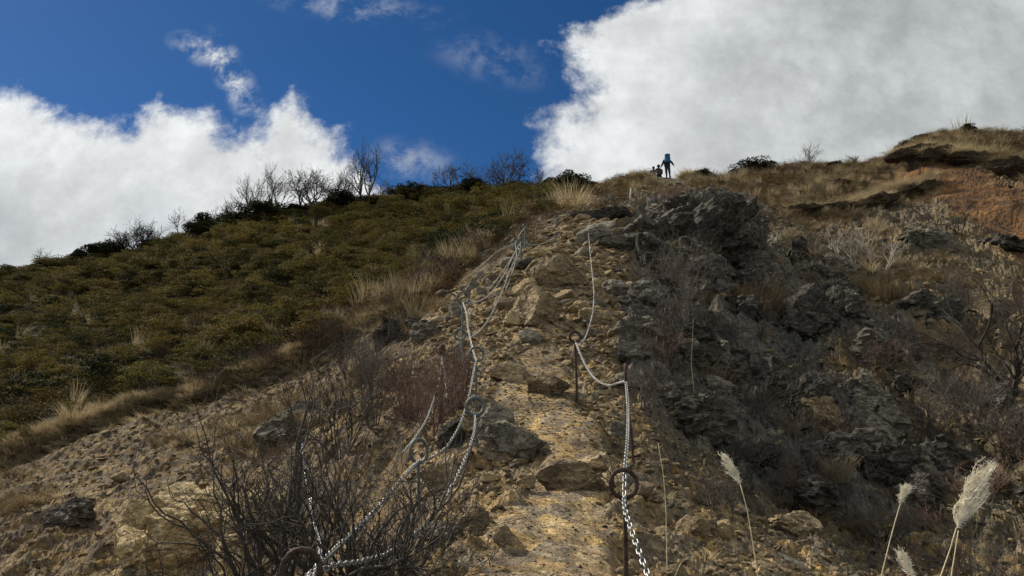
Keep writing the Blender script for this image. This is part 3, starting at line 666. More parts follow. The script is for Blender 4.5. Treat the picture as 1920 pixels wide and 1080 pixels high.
stones(80, m_bare*(PX < 760)*(1-m_rib), 10, 34, stone_mid, 'loose scree stone', 'stones in the left scree')
stones(60, m_right, 14, 46, stone_dark+stone_mid[:4], 'rough stone', 'stones among the dark rocks')
# gravel and scree: nobody could count it
def rubble(name, n, weight, lo, hi, meshes, pw=3.):
    x, y, z = sample(weight, n, False); d = np.sqrt(y*y+(z-EYE)**2)
    s_ = (lo+(hi-lo)*RNG.random(n)**pw)*d/F
    scatter(name, meshes, np.stack([x, y, z+s_*.05], 1), rrot(n, 1.2), np.stack([s_*RNG.uniform(.7, 1.5, n), s_*RNG.uniform(.7, 1.3, n), s_*RNG.uniform(.35, .95, n)], 1))
rubble('path_gravel', 14000, m_path+.15*m_edge, 1.3, 7, [m_ for k_, m_ in enumerate(stone_small) if k_ % 6 in (1, 2, 3)], 5)
rubble('scree', 12500, m_edge, 2.6, 20, stone_small+[m_ for k_, m_ in enumerate(stone_mid) if k_ % 3 != 1])
rubble('scree', 20000, m_bare*(1-m_rib)*(PX < 900), 2., 13, stone_small+stone_mid[:3])
rubble('scree', 9000, m_right, 3, 18, stone_dark+stone_small[:5])

# ------------------------------------------------------------------ plants: builders
def blades(tb, r, n, rad, hlo, hhi, lean, wd, droop=.3, wind=(0, 0), base=(0, 0, 0)):
    for _ in range(n):
        a = r.uniform(0, 6.283); q = rad*math.sqrt(r.uniform(0, 1)); L = r.uniform(hlo, hhi); l = abs(r.normal(0, lean)); 
        a2 = a+r.normal(0, .6); t = np.linspace(0, 1, 5); dx, dy = math.cos(a2), math.sin(a2)
        hor = L*(l*t+droop*t*t*r.uniform(.3, 1.2)); zz = L*t*(1-.35*droop*t)
        P = np.stack([base[0]+q*math.cos(a)+dx*hor+wind[0]*L*t*t, base[1]+q*math.sin(a)+dy*hor+wind[1]*L*t*t, base[2]+zz], 1)
        b = r.uniform(0, 6.283); tb.ribbon(P, wd*np.array([.9, 1, .9, .6, .1]), np.array([math.cos(b), math.sin(b), 0]))
def tuft(name, seed, n, rad, hlo, hhi, lean, wd, mat, droop=.3, wind=(0, 0)):
    tb = TB(); blades(tb, np.random.default_rng(seed), n, rad, hlo, hhi, lean, wd, droop, wind); return tb.mesh(name, mat, False)
def grow(tb, r, p, d, L, rad, lev, kids, spread, up=.25, k=4, minr=.0015, wob=.22, curl=None):
    m = 5; P = [np.array(p, float)]; d = np.array(d, float)/np.linalg.norm(d); dd = d.copy()
    for i in range(m-1):
        dd = dd+r.normal(0, wob, 3)*.5+np.array([0, 0, up*.25])
        if curl is not None: dd = dd+np.array(curl)*.12
        dd /= np.linalg.norm(dd); P.append(P[-1]+dd*L/(m-1))
    P = np.array(P); rr = rad*np.linspace(1, .55 if lev else .3, m); tb.tube(P, np.maximum(rr, minr*.7), k if lev > 1 else 3, False)
    if lev == 0: return
    nk = kids[0]
    for q in range(nk):
        t = r.uniform(.25, 1.) if q else 1.; f = t*(m-1); i = min(int(f), m-2); pt = P[i]+(P[i+1]-P[i])*(f-i)
        base = (P[i+1]-P[i]); base /= np.linalg.norm(base); side = r.normal(0, 1, 3); side -= side.dot(base)*base; side /= np.linalg.norm(side)+1e-9
        nd = base+side*spread*r.uniform(.6, 1.3)+np.array([0, 0, up*.5])
        grow(tb, r, pt, nd, L*r.uniform(.5, .85), max(rad*(.62 if q else .7)*(1-.25*t), minr), lev-1, kids[1:], spread, up, k, minr, wob, curl)
def shrub_mesh(name, seed, mat, H=1., stems=6, lev=3, kids=(4, 4, 4), rad=.012, lean=.5, spread=.7, up=.2, minr=.0015, bias=(0, 0, 0), curl=None, wob=.22):
    r = np.random.default_rng(seed); tb = TB()
    for s_ in range(stems):
        a = 6.283*s_/stems+r.uniform(-.5, .5); l = lean*r.uniform(.3, 1.3)
        grow(tb, r, (.04*math.cos(a), .04*math.sin(a), -.05), (l*math.cos(a)+bias[0], l*math.sin(a)+bias[1], 1+bias[2]), H*r.uniform(.40, .55), rad*r.uniform(.7, 1.1), lev, list(kids), spread, up, 4, minr, wob, curl)
    return tb.mesh(name, mat)
def leaf_cloud(tb, r, c, rx, rz, n, size, flat=.6):
    """n leaf-sized faces on and in a flattened pad"""
    v = r.normal(size=(n, 3)); v /= np.linalg.norm(v, axis=1, keepdims=True); v[:, 2] = np.where(v[:, 2] < -.25, -v[:, 2]*.6, v[:, 2])
    q = v*r.uniform(.65, 1.05, n)[:, None]; P = c+q*np.array([rx, rx, rz])
    nr = v*np.array([.6, .6, 1])+r.normal(size=(n, 3))*flat+np.array([0, 0, .35]); nr /= np.linalg.norm(nr, axis=1, keepdims=True)
    t = np.cross(nr, r.normal(size=(n, 3))); t /= np.linalg.norm(t, axis=1, keepdims=True); b = np.cross(nr, t)
    s_ = size*r.uniform(.6, 1.3, n)[:, None]
    Vv = np.stack([P-t*s_, P+b*s_*.45, P+t*s_, P-b*s_*.45], 1).reshape(-1, 3); tb.raw(Vv, np.arange(4*n).reshape(n, 4))
def bush_meshes(seed, mat, pads=16, per=85, size=.035, H=.92, padr=.27):
    r = np.random.default_rng(seed); lv = TB(); st = TB()
    for k in range(pads):
        a = r.uniform(0, 6.283); e = math.asin(r.uniform(.05, 1)); rr = r.uniform(.65, .95)
        c = np.array([math.cos(a)*math.cos(e)*rr*.72, math.sin(a)*math.cos(e)*rr*.72, H*(.28+.72*math.sin(e))*rr])
        leaf_cloud(lv, r, c, padr*r.uniform(.7, 1.25), padr*.38*r.uniform(.8, 1.2), per, size)
        mid = c*.5+np.array([0, 0, -.05])+r.normal(0, .03, 3); st.tube(np.array([[c[0]*.06, c[1]*.06, -.15], mid, c]), [.018, .011, .005], 3, False)
    return lv.mesh('foliage', mat, False), st.mesh('branches', M['darktwig'])
def copy_thing(root_name, parts, loc, rz, s_, label, cat, grp):
    o = empty(root_name, loc, label, cat, grp); o.rotation_euler = (0, 0, rz); o.scale = (s_[0], s_[1], s_[2])
    for nm, me in parts: c = bpy.data.objects.new(nm, me); C.objects.link(c); c.parent = o
    return o

# ------------------------------------------------------------------ evergreen cover of the left slope
bushes = [bush_meshes(200+k, M['evergreen'], 18 if k < 4 else 24, 80) for k in range(6)]
near_lip = onL*np.exp(-np.abs(dpx)/8)*(dpx < 0)
edge_r = sst(35, -50, PX-(1125-(PY-345)*1.72)+wob*2)            # thins out towards the straw belt along the rib
wv = m_veg*(.15+.85*edge_r)*(1-np.clip(near_lip, 0, 1))*sst(-.75, -.1, fbm(XX*.3, YY*.3, 301, 3)+.25)
nb = 3500
x, y, z = sample(wv, nb); d = np.sqrt(y*y+(z-EYE)**2)
s_ = .42+.95*RNG.random(nb)**1.6*(.85+.25*sst(20, 45, y)); order = np.argsort(-(s_/d)*((x/y > -.75)*1.))
x, y, z, s_ = x[order], y[order], z[order], s_[order]
for k in range(285):
    b = bushes[k % 6]
    copy_thing('evergreen_shrub', [('foliage', b[0]), ('branches', b[1])], (x[k], y[k], z[k]-.05), RNG.uniform(0, 6.28), (s_[k], s_[k]*RNG.uniform(.8, 1.2), s_[k]*RNG.uniform(.7, 1.15)),
               'low evergreen shrub '+where(x[k], y[k], z[k]), 'shrub', 'evergreen shrubs covering the left slope')
n = nb-285
scatter('evergreen_cover', [b[0] for b in bushes], np.stack([x, y, z-.05], 1)[285:], rrot(n, .3), np.stack([s_[285:]*RNG.uniform(.8, 1.3, n), s_[285:]*RNG.uniform(.8, 1.3, n), s_[285:]*RNG.uniform(.7, 1.15, n)], 1))
dkb = [bush_meshes(224+k, M['darkgreen'], 18, 80, .035, .9)[0] for k in range(3)]
n = 230; x, y, z = sample(wv, n); q = RNG.uniform(.5, 1.3, n)
scatter('dark_evergreen_cover', dkb, np.stack([x, y, z], 1), rrot(n), np.stack([q, q, q], 1))
rusty = [bush_meshes(230+k, M['rust'], 12, 50, .03, .6)[0] for k in range(3)]
n = 900; x, y, z = sample(m_veg*sst(-.1, .4, fbm(XX*.25+7, YY*.25, 305, 3)+.5*(1-edge_r)), n); q = RNG.uniform(.4, .9, n)
scatter('rusty_undergrowth', rusty, np.stack([x, y, z], 1), rrot(n), np.stack([q, q, q], 1))

# ------------------------------------------------------------------ dry grass
tall = [tuft('tuft', 400+k, 60, .14, .6, 1.35, .10, .006, M['straw'], .25, (.22, 0)) for k in range(3)]
mid_ = [tuft('tuft', 410+k, 90, .14, .28, .6, .35, .0045, M['straw'], .6) for k in range(3)]
brn = [tuft('tuft', 420+k, 90, .16, .25, .6, .45, .0045, M['brownstraw'], .7) for k in range(3)]
shag = [tuft('tuft', 430+k, 70, .12, .14, .30, .6, .006, M['straw'], .9) for k in range(3)]
hang = [tuft('tuft', 440+k, 60, .10, .18, .40, 1.0, .006, M['straw'], 1.6) for k in range(3)]
def gscat(name, meshes, weight, n, lo, hi, tilt=.4, area=True, dz=0.):
    x, y, z = sample(weight, n, area); q = RNG.uniform(lo, hi, n)
    scatter(name, meshes, np.stack([x, y, z-.02+dz], 1), rrot(n, tilt), np.stack([q, q, q*RNG.uniform(.8, 1.2, n)], 1))
belt = m_veg*(1-edge_r)
clump = sst(.12, .34, fbm(XX*.7, YY*.7, 311, 3))
gscat('dry_grass', tall, .9*belt*clump+.10*m_veg*sst(.25, .4, fbm(XX*.6, YY*.6, 312, 3))+.2*np.clip(near_lip, 0, 1)*clump*(PX > 350), 420, .5, .95, .25)
gscat('brown_grass', brn+brn+rusty+rusty, belt*(1-near_lip)+.05*m_veg, 1700, .5, 1.0)
gscat('brown_grass', brn+rusty, (1-m_veg)*(1-m_rib)*(PX > 900)*(PX < 1180)*(PY < 540)*front, 260, .5, .9)
gscat('turf_fringe', shag, np.exp(-np.abs(dpx+4)/4)*onL, 2000, .5, .85, .6)
gscat('turf_fringe', hang, np.exp(-np.abs(dpx-1)/3)*onL, 800, .35, .6, .8)
lipR = 0
for Lp, lo, hi in ((L2, 1475, 1755), (L3, 1672, 2300)):
    a, b = zip(*Lp); lipR = lipR+np.exp(-np.abs(PY-np.interp(PX, a, b)+3)/5)*(PX > lo)*(PX < hi)
gscat('turf_fringe', mid_+hang, lipR, 2400, .55, 1.0, .7)
hiker = 1-((np.abs(PX-1250) < 38)&(YY > 38))*1.
gscat('dry_grass', tall+mid_+mid_, hiker*m_open*(PX > 1180)*sst(-.3, .2, fbm(XX*.3, YY*.3, 321, 3)+.35*(PX > 1480)*(PX < 1690)), 3400, .4, .8, .3)
gscat('brown_grass', brn+rusty[:1], hiker*m_open*(PX > 1120), 3800, .5, 1.0, .4)
gscat('brown_grass', brn, m_right*(YY > 8)*(1-.6*m_rock)*sst(-.1, .3, fbm(XX*.5+5, YY*.5, 331, 3)), 1000, .4, .85, .5)
gscat('dry_grass', mid_, m_right*(YY > 9)*sst(.15, .4, fbm(XX*.45+15, YY*.45, 333, 3)), 300, .6, 1.1, .5)
gscat('brown_grass', brn+shag, m_bare*(PX < 900)*(1-m_rib)*sst(.12, .4, fbm(XX*.5+5, YY*.5, 341, 3)), 420, .4, .9, .5)
gscat('brown_grass', shag, m_edge*sst(.05, .4, fbm(XX*1.2+5, YY*1.2, 343, 3)), 90, .12, .3, .5, False)

# ------------------------------------------------------------------ the crest: bare trees and dark bushes against the sky
def crest(px, lo=30, hi=62):
    ys = np.linspace(lo, hi, 160); z = np.full(160, 20.)
    for _ in range(6): x = (px-960)/F*(ys*CP+(z-EYE)*SP); z = hgt(x, ys)
    _, py = proj(x, ys, z); k = int(np.argmin(py)); return np.array([x[k], ys[k], z[k]]), float(py[k])
GT = 'leafless trees on the skyline of the left slope'
for k, (px, hpx, wpx, st, lab, be) in enumerate([
  (70, 42, 40, 1, 'tiny leafless tree farthest left on the skyline', 0), (203, 52, 60, 1, 'small spreading leafless tree above a dark round bush', 0),
  (262, 56, 80, 5, 'low leafless tree with many stems in the left group', 0), (328, 66, 60, 1, 'leafless tree with fan shaped crown left of the dark mound', 0),
  (398, 42, 46, 2, 'short leafless tree rising behind the dark mound', 0), (440, 46, 60, 3, 'thin leafless tree right of the dark mound', 0),
  (478, 84, 70, 2, 'leafless tree leaning left with long bent limb', -.35), (512, 92, 66, 2, 'tall leafless tree with rounded fork beside the leaning one', .1),
  (580, 84, 96, 4, 'broad leafless tree with low spreading limbs', 0), (635, 74, 76, 4, 'dense leafless tree left of the tallest one', 0),
  (682, 124, 76, 2, 'tallest leafless tree on the skyline', 0), (718, 48, 44, 3, 'small leafless tree right of the tallest one', .1),
  (778, 34, 66, 3, 'faint sparse leafless tree against blue sky', .1), (862, 52, 84, 2, 'sparse crooked leafless tree with wide open limbs', -.1),
  (950, 70, 92, 5, 'wide domed leafless tree against blue sky', 0), (1002, 42, 26, 1, 'slim leafless tree at the cloud edge', .1), (1042, 26, 26, 1, 'smallest leafless tree just left of the straw grass', 0)]):
    p, _ = crest(px); d = math.hypot(p[1], p[2]-EYE); H = hpx*d/F*1.12; W_ = wpx/hpx
    r = np.random.default_rng(500+k); tr = TB(); cr = TB()
    th = max(.22*H, .35)
    for s_ in range(st):
        a = 6.283*s_/st+r.uniform(-.4, .4); l = (.10 if st == 1 else .34*W_)
        b0 = np.array([.15*math.cos(a), .1*math.sin(a), -.3]); dr = np.array([l*math.cos(a)+be, l*math.sin(a)*.6, 1.]); dr /= np.linalg.norm(dr)
        b1 = b0+dr*(th+.3)*r.uniform(.8, 1.1); tr.tube(np.array([b0, (b0+b1)/2+r.normal(0, .03, 3), b1]), [.038*H**.8, .031*H**.8, .025*H**.8], 5)
        for q in range(3 if st > 2 else 4):
            a2 = r.uniform(0, 6.283); ds = dr+np.array([math.cos(a2), math.sin(a2)*.7, .1])*.95*W_*r.uniform(.6, 1.2)
            grow(cr, r, b1-dr*.05*q, ds, H*.33*r.uniform(.8, 1.1), .019*H**.8, 4 if H > 1.8 else 3, [3, 4, 3, 2], .72*min(max(W_, .8), 1.15), .12, 4, .0105, .3)
    o = empty('bare_tree', tuple(p), lab, 'tree', GT); obj('trunk', tr.mesh('trunk', M['darktwig']), o); c = obj('crown', cr.mesh('crown', M['darktwig']), o)
    zt = float(np.percentile([v.co.z for v in c.data.vertices], 99.3)); f = H/zt
    xs_ = [v.co.x for v in c.data.vertices]; fx = wpx*d/F*1.05/float(np.percentile(xs_, 99)-np.percentile(xs_, 1)); o.scale = (min(fx, 1.6*f), f, f)
dark_b = [bush_meshes(260+k, M['darkgreen'], 30, 150, .05, .85, .36) for k in range(4)]
GS = 'dark evergreen bushes along the skyline'
for k, (px, w_, h_, dy, lab) in enumerate([(18, 56, 22, 0, 'dark bush at the left end of the skyline'), (152, 34, 30, 0, 'small upright dark bush beside the tiny tree'), (206, 72, 46, 6, 'large dark bush below the spreading tree'),
  (384, 60, 46, 5, 'dark rounded mound between two leafless trees'), (300, 60, 24, 5, 'low dark bush under the fan shaped tree'), (505, 96, 36, 8, 'wide dark bush under the leaning tree'), (560, 60, 24, 5, 'low dark bush left of the broad tree'), (648, 86, 38, 6, 'dark bush left of the tallest tree'),
  (705, 60, 26, 5, 'dark bush right of the tallest tree'), (772, 74, 32, 5, 'dark bush below the faint sparse tree'), (812, 60, 26, 5, 'dark bush right of the faint sparse tree'), (886, 56, 36, 5, 'dark pointed bush beside the crooked tree'), (968, 70, 24, 5, 'low dark bush under the domed tree'), (1030, 60, 34, 6, 'dark bush at the right end of the green slope'), (1072, 60, 36, 4, 'dark bush nearest to the straw grass'), (1108, 36, 14, 4, 'small brown bush in the straw grass'), (100, 50, 20, 4, 'low dark bush right of the tiny tree'), (445, 60, 24, 4, 'low dark bush under the thin tree')]):
    p, _ = crest(px); d = math.hypot(p[1], p[2]-EYE); b = dark_b[k % 4]
    copy_thing('skyline_bush', [('foliage', b[0]), ('branches', b[1])], (p[0], p[1]-.6, p[2]-.0012*dy*d), RNG.uniform(0, 6), (w_*d/F*.66, w_*d/F*.6, h_*d/F*1.25), lab, 'bush', GS)
GS2 = 'bushes along the right skyline'
for k, (px, w_, h_, lab) in enumerate([(1408, 90, 26, 'dark brown mound bush on the summit ridge'), (1315, 50, 16, 'low dark bush right of the straw hummock'), (1692, 40, 22, 'small dark bush on the tip of the knoll'), (1560, 40, 12, 'low bush in the straw grass of the ridge'), (1812, 30, 26, 'dark upright bush on the crest of the knoll'), (1724, 36, 18, 'little dark bush on the knoll edge')]):
    p, _ = crest(px, 34, 60); d = math.hypot(p[1], p[2]-EYE); b = dark_b[k % 4]
    copy_thing('skyline_bush', [('foliage', b[0]), ('branches', b[1])], (p[0], p[1]-.4, p[2]-.15), RNG.uniform(0, 6), (w_*d/F*.56, w_*d/F*.5, h_*d/F*.95), lab, 'bush', GS2)
for px, H, W_, lab, sd in ((1512, 52, 1., 'lone leafless shrub leaning right on the summit ridge', 541), (1600, 24, 1.4, 'faint low leafless shrub on the ridge before the knoll', 542), (1045, 20, 1, None, 0)):
    if not lab: continue
    p, _ = crest(px, 34, 60); d = math.hypot(p[1], p[2]-EYE); h_ = H*d/F
    me = shrub_mesh('bare_shrub', sd, M['darktwig'], h_*.95, 5, 3, (4, 4, 3), .03, .5*W_, .6, .2, .007, (.35, 0, 0)); o = obj('bare_shrub', me); o.location = tuple(p); tag(o, lab, 'shrub')
# tall straw grass standing on the crest
def crest_tufts(name, pxs, lo, hi, meshes, n):
    P_ = []; 
    for px in pxs: p, _ = crest(px, 34, 60); P_.append(p)
    P_ = np.array(P_); x = P_[:, 0]; y = P_[:, 1]-RNG.uniform(0, 1.5, len(x)); q = RNG.uniform(lo, hi, len(x))
    scatter(name, meshes, np.stack([x, y, hgt(x, y)-.03], 1), rrot(len(x), .3), np.stack([q, q, q], 1))
crest_tufts('crest_grass', np.concatenate([RNG.uniform(1140, 1222, 70), RNG.uniform(1305, 1340, 14), RNG.uniform(1480, 1660, 50), RNG.uniform(1700, 1920, 110)]), .3, .65, tall, 0)
crest_tufts('crest_grass', np.concatenate([RNG.uniform(1120, 1215, 50), RNG.uniform(1280, 1930, 280)]), .4, .9, mid_+brn, 0)
tb = TB(); r = np.random.default_rng(5)
for _ in range(26): blades(tb, r, 1, .6, 1.0, 2.0, .06, .020, .12, (.12, 0))
p, _ = crest(1808, 34, 60); o = obj('reed_clump', tb.mesh('reed_clump', M['straw'], False)); o.location = tuple(p); tag(o, 'tall thin reeds standing above the knoll against the cloud', 'reeds')
h = tuft('tuft', 451, 900, .62, .30, .62, .5, .010, M['straw'], .9); o = obj('grass_hummock', h); p, _ = crest(1288, 34, 60); o.location = (p[0], p[1]-.4, p[2]-.25); o.scale = (1.1, 1, 1.); tag(o, 'rounded hummock of yellow grass right of the standing hiker', 'grass hummock')

GTB = 'turf blocks overhanging the bare brown scarps'
for k, (px, py, w_, h_, tz, lab) in enumerate([(1712, 300, 84, 30, .15, 'turf block forming the left tip of the knoll overhang'), (1768, 300, 90, 26, 0, 'dark turf block in the middle of the knoll overhang'), (1835, 308, 96, 30, -.1, 'long turf block on the knoll above the brown scarp'), (1905, 330, 90, 40, -.25, 'sagging turf block of the knoll at the right edge'), (1560, 350, 60, 16, 0, 'small turf block below the straw ridge'),
   (1500, 402, 70, 20, .1, 'low turf block at the left end of the grassy ledge'), (1560, 400, 90, 22, .12, 'turf block left of centre in the grassy ledge'), (1630, 388, 96, 24, .2, 'turf block right of centre in the grassy ledge'), (1700, 368, 96, 28, .25, 'long turf block sloping up the grassy ledge'), (1742, 358, 40, 26, .2, 'rounded dark end of the grassy ledge'), (1540, 290, 0, 0, 0, '')]):
    if not w_: continue
    p = hit(px, py); d = math.hypot(p[1], p[2]-EYE); W_, H_ = w_*d/F, h_*d/F*.8
    root = empty('turf_block', (p[0], p[1]-.1, p[2]+H_*.45), lab, 'turf block', GTB); root.rotation_euler = (0, -tz, 0)
    obj('sod', rock_mesh('sod', 1000+k, (W_*1.15, W_*.55, H_), M['sod'], 5, 16, .12, .35), root)
    tb = TB(); r = np.random.default_rng(1020+k)
    for _ in range(int(w_*7)):
        blades(tb, r, 1, 0, H_*.3, H_*.75, .9, .008, 1.6, (0, -.3), (r.uniform(-.52, .52)*W_, r.uniform(-.30, .2)*W_*.5, H_*.28))
    obj('grass', tb.mesh('grass', M['straw'], False), root)
# ------------------------------------------------------------------ twiggy shrubs on the right and round the rib
tw = [shrub_mesh('bare_shrub', 600+k, (M['twig'], M['twig'], M['darktwig'], M['redtwig'], M['twig'], M['redtwig'])[k], 1., 6, 3, (4, 3, 3), .011, .65, .8, .12, .0045) for k in range(6)]
def shrubs(n, weight, lo, hi, label, grp, which=range(6), area=False):
    x, y, z = sample(weight, n, area); q = RNG.uniform(lo, hi, n)*(.4+.6*sst(3, 14, y))
    put_copies('bare_shrub', [tw[i] for i in which], x, y, z-.03, np.stack([q, q, q*RNG.uniform(.7, 1.1, n)], 1), rrot(n, .4), label, 'shrub', grp)
shrubs(85, m_right*(YY > 7)*(.4+sst(-.2, .3, fbm(XX*.3, YY*.3, 351, 3))), .55, 1.15, 'leafless twiggy shrub', 'twiggy shrubs among the dark rocks')
shrubs(40, m_open*(PX > 1250), .7, 1.2, 'leafless shrub in grass', 'shrubs in the grass below the right skyline', (0, 2, 3), True)
shrubs(22, np.clip(near_lip*2, 0, 1)*(PX > 380)+.3*np.exp(-np.abs(dpx-40)/14)*onL*(PX > 180)*(PX < 420), .5, .9, 'leafless shrub', 'shrubs along the turf lip', (3, 5, 0), True)
shrubs(45, belt*(YY > 18), .8, 1.2, 'leafless shrub in brown grass', 'shrubs in the straw belt', (3, 5, 0), True)
GN = 'shrubs of pale dead wood in the gully'
for k, (px, py, hpx, ln, lab) in enumerate([(1640, 500, 95, (-.3, 0, 0), 'pale dead shrub with trunk leaning left'), (1604, 505, 70, (.1, 0, 0), 'pale dead shrub with short forked trunks'), (1660, 505, 80, (.45, 0, 0), 'pale dead shrub leaning right with two limbs'), (1570, 480, 60, (0, 0, 0), 'pale dead shrub farthest left of its group')]):
    p = hit(px, py); d = math.hypot(p[1], p[2]-EYE); me = shrub_mesh('dead_shrub', 640+k, M['palebark'], hpx*d/F, 3, 3, (4, 3, 3), .028, .35, .6, .15, .006, ln); o = obj('dead_shrub', me); o.location = tuple(p); tag(o, lab, 'shrub', GN)
for k, (px, py, hpx, st, mt, ln, lev, lab, rad) in enumerate([
  (1900, 740, 210, 4, 'darktwig', (-.35, 0, 0), 4, 'big dark crooked shrub with sweeping limbs at the right edge', .05), (1830, 800, 110, 7, 'twig', (-.2, 0, 0), 4, 'dense grey twiggy shrub under the crooked one', .02), (1900, 860, 110, 7, 'twig', (-.1, 0, 0), 4, 'dense grey shrub lower at the right edge', .02),
  (1800, 440, 66, 5, 'darktwig', (-.1, 0, 0), 3, 'dark shrub above the layered grey ledge', .03), (1275, 560, 110, 7, 'twig', (0, 0, 0), 4, 'grey fan of twigs rising beside the dark dome', .014), (1290, 640, 120, 6, 'twig', (0, 0, 0), 4, 'grey fan of twigs before the dark outcrop', .014),
  (1210, 760, 100, 7, 'twig', (.4, 0, 0), 4, 'low tangle of grey twigs behind the edge on ring post', .010), (1440, 640, 100, 2, 'darktwig', (0, 0, 0), 3, 'single thin dark sapling in the gully', .014), (1770, 700, 70, 6, 'redtwig', (0, 0, 0), 4, 'reddish brown shrub in the right gully', .02),
  (1360, 970, 90, 6, 'twig', (0, 0, 0), 4, 'low brown twig tangle below the rib on the right', .008), (1530, 950, 90, 6, 'redtwig', (0, 0, 0), 4, 'reddish twig tangle before the rock column', .012), (1650, 1030, 90, 6, 'darktwig', (0, 0, 0), 4, 'dark twig tangle at the bottom right', .010)]):
    p = hit(px, py); d = math.hypot(p[1], p[2]-EYE); me = shrub_mesh('bare_shrub', 660+k, M[mt], hpx*d/F, st, lev, (4, 4, 3, 3) if lev == 4 else (4, 3, 3), rad, .6, .7, .1, max(.0016, d*.00020), ln, wob=.3); o = obj('bare_shrub', me); o.location = tuple(p); tag(o, lab, 'shrub')
GR = 'shrubs behind the left chains'
for k, (px, py, hpx, ln, mt, lab) in enumerate([(810, 820, 130, (-.1, 0, 0), 'redtwig', 'dense reddish shrub behind the sagging chain'), (770, 790, 130, (-.2, 0, 0), 'redtwig', 'reddish shrub left of the sagging chain'), (850, 770, 110, (.15, 0, 0), 'redtwig', 'reddish shrub between the hanging chains'), (700, 800, 150, (-.1, 0, 0), 'twig', 'grey shrub on the slope behind the near bush'),
  (655, 730, 110, (.1, 0, 0), 'darktwig', 'dark shrub below the end of the turf lip'), (640, 860, 150, (0, 0, 0), 'darktwig', 'dark upright shrub just behind the near bush')]):
    p = hit(px, py); d = math.hypot(p[1], p[2]-EYE); me = shrub_mesh('bare_shrub', 690+k, M[mt], hpx*d/F, 9, 4, (4, 4, 3, 2), .010, .55, .5, .25, .0018, ln); o = obj('bare_shrub', me); o.location = tuple(p); tag(o, lab, 'shrub', GR)
# the near bush at the bottom left
GNB = 'bare dark bushes in the left foreground'
def foot(px, py, y): q = at(px, py, y); return np.array([q[0], q[1], float(hgt(q[0], q[1]))])
for k, (px, y, H, st, ln, lab) in enumerate([(470, 3.3, .80, 5, (-.18, 0, 0), 'bare dark bush with thick crooked stems at lower left'), (570, 3.5, .95, 6, (.02, 0, 0), 'bare dark bush with upright twigs behind the nearest ring'), (660, 3.4, .72, 6, (.30, 0, 0), 'bare dark bush leaning right across the lower chains'), (740, 3.9, .32, 5, (.2, 0, 0), 'bare dark bush spreading toward the path edge')]):
    p = foot(px, 1080, y); z0 = at(px, 1150, y)[2]; H2 = H+max(0, z0-p[2])*.6
    me = shrub_mesh('bare_bush', 710+k, M['darktwig'], H2, st, 5, (4, 3, 3, 2, 2), .027, .55, .62, .16, .0016, ln, wob=.42)
    o = obj('bare_bush', me); o.location = tuple(p); tag(o, lab, 'bush', GNB)

# named tufts
for k, (px, py, hpx, wpx, mt, lab) in enumerate([(1430, 590, 70, 110, 'brownstraw', 'large brown grass tuft in the gully'), (1325, 500, 34, 50, 'brownstraw', 'rusty grass tuft below the dark dome'), (1395, 580, 50, 80, 'brownstraw', 'brown grass tuft left of the large one'), (1640, 560, 60, 110, 'brownstraw', 'orange brown grass draped over the gully rocks'),
  (605, 486, 34, 30, 'straw', 'pale straw tuft alone in the green slope'), (855, 510, 60, 50, 'straw', 'tall straw clump at the right of the green slope'), (690, 560, 40, 40, 'straw', 'straw clump above the turf lip'), (830, 535, 34, 40, 'straw', 'straw clump above the pale stones'), (1075, 395, 60, 60, 'straw', 'tall straw clump above the highest posts'),
  (745, 612, 26, 44, 'straw', 'ochre tuft on the end of the turf lip'), (520, 640, 46, 40, 'straw', 'straw clump low on the green slope'), (630, 620, 50, 40, 'straw', 'straw clump beside the turf lip'), (140, 800, 50, 60, 'straw', 'straw clump on the turf lip at far left'), (1575, 900, 60, 40, 'straw', 'bleached hanging tuft in front of the rock column')]):
    p = hit(px, py); d = math.hypot(p[1], p[2]-EYE); H = hpx*d/F; me = tuft('grass_tuft', 730+k, 420, wpx*d/F*.38, H*.45, H*1.1, .2, max(.003, d*.00022), M[mt], .4); o = obj('grass_tuft', me); o.location = tuple(p-np.array([0, 0, .03])); tag(o, lab, 'grass tuft', 'clumps of dry grass')

# ------------------------------------------------------------------ ring posts
def rib_tube(tb, P, rad, step=.012, k=7, amp=.12):
    P = np.asarray(P, float); seg = np.linalg.norm(np.diff(P, axis=0), axis=1); L = np.concatenate([[0], np.cumsum(seg)])
    n = max(int(L[-1]/step), 4); t = np.linspace(0, L[-1], n); Q_ = np.stack([np.interp(t, L, P[:, i]) for i in range(3)], 1)
    tb.tube(Q_, rad*(1+amp*np.where(np.arange(n) % 2, 1, -1)), k)
POSTS = {}
def ring_post(key, px, py, y, ringpx, mat, label, yaw=0., rad=.011, grp=None, lean=0., foot_=None, squash=1.):
    """ring centre at a photo pixel y metres ahead; the rod runs down into the ground"""
    c = at(px, py, y); dist = math.hypot(y, c[2]-EYE)*1.0; R_ = ringpx*dist/F/2*(1.15 if key[0] == 'L' and key != 'L0' else 1)
    gz = float(hgt(c[0]+lean, y)) if foot_ is None else foot_
    root = empty('ring_post', (c[0]+lean, y, gz), label, 'chain post', grp)
    tb = TB(); b = np.array([0, 0, -.15]); tp = np.array([c[0]-(c[0]+lean), 0, c[2]-R_-gz]); tp[2] = max(tp[2], .05)
    rib_tube(tb, [b, b+(tp-b)*.5+np.array([.004, 0, 0]), tp], rad); obj('rod', tb.mesh('rod', M[mat]), root)
    tb = TB(); a = np.linspace(-math.pi/2, 1.44*math.pi, 44); rr = R_*.98
    P = np.stack([rr*np.cos(a)*math.cos(yaw), rr*np.cos(a)*math.sin(yaw)+np.linspace(0, rad*1.6, 44), rr*np.sin(a)*squash], 1)+tp+np.array([0, 0, R_])
    rib_tube(tb, P, rad, .010); obj('ring', tb.mesh('ring', M[mat]), root)
    POSTS[key] = c+np.array([0, 0, -R_*.85]); return root
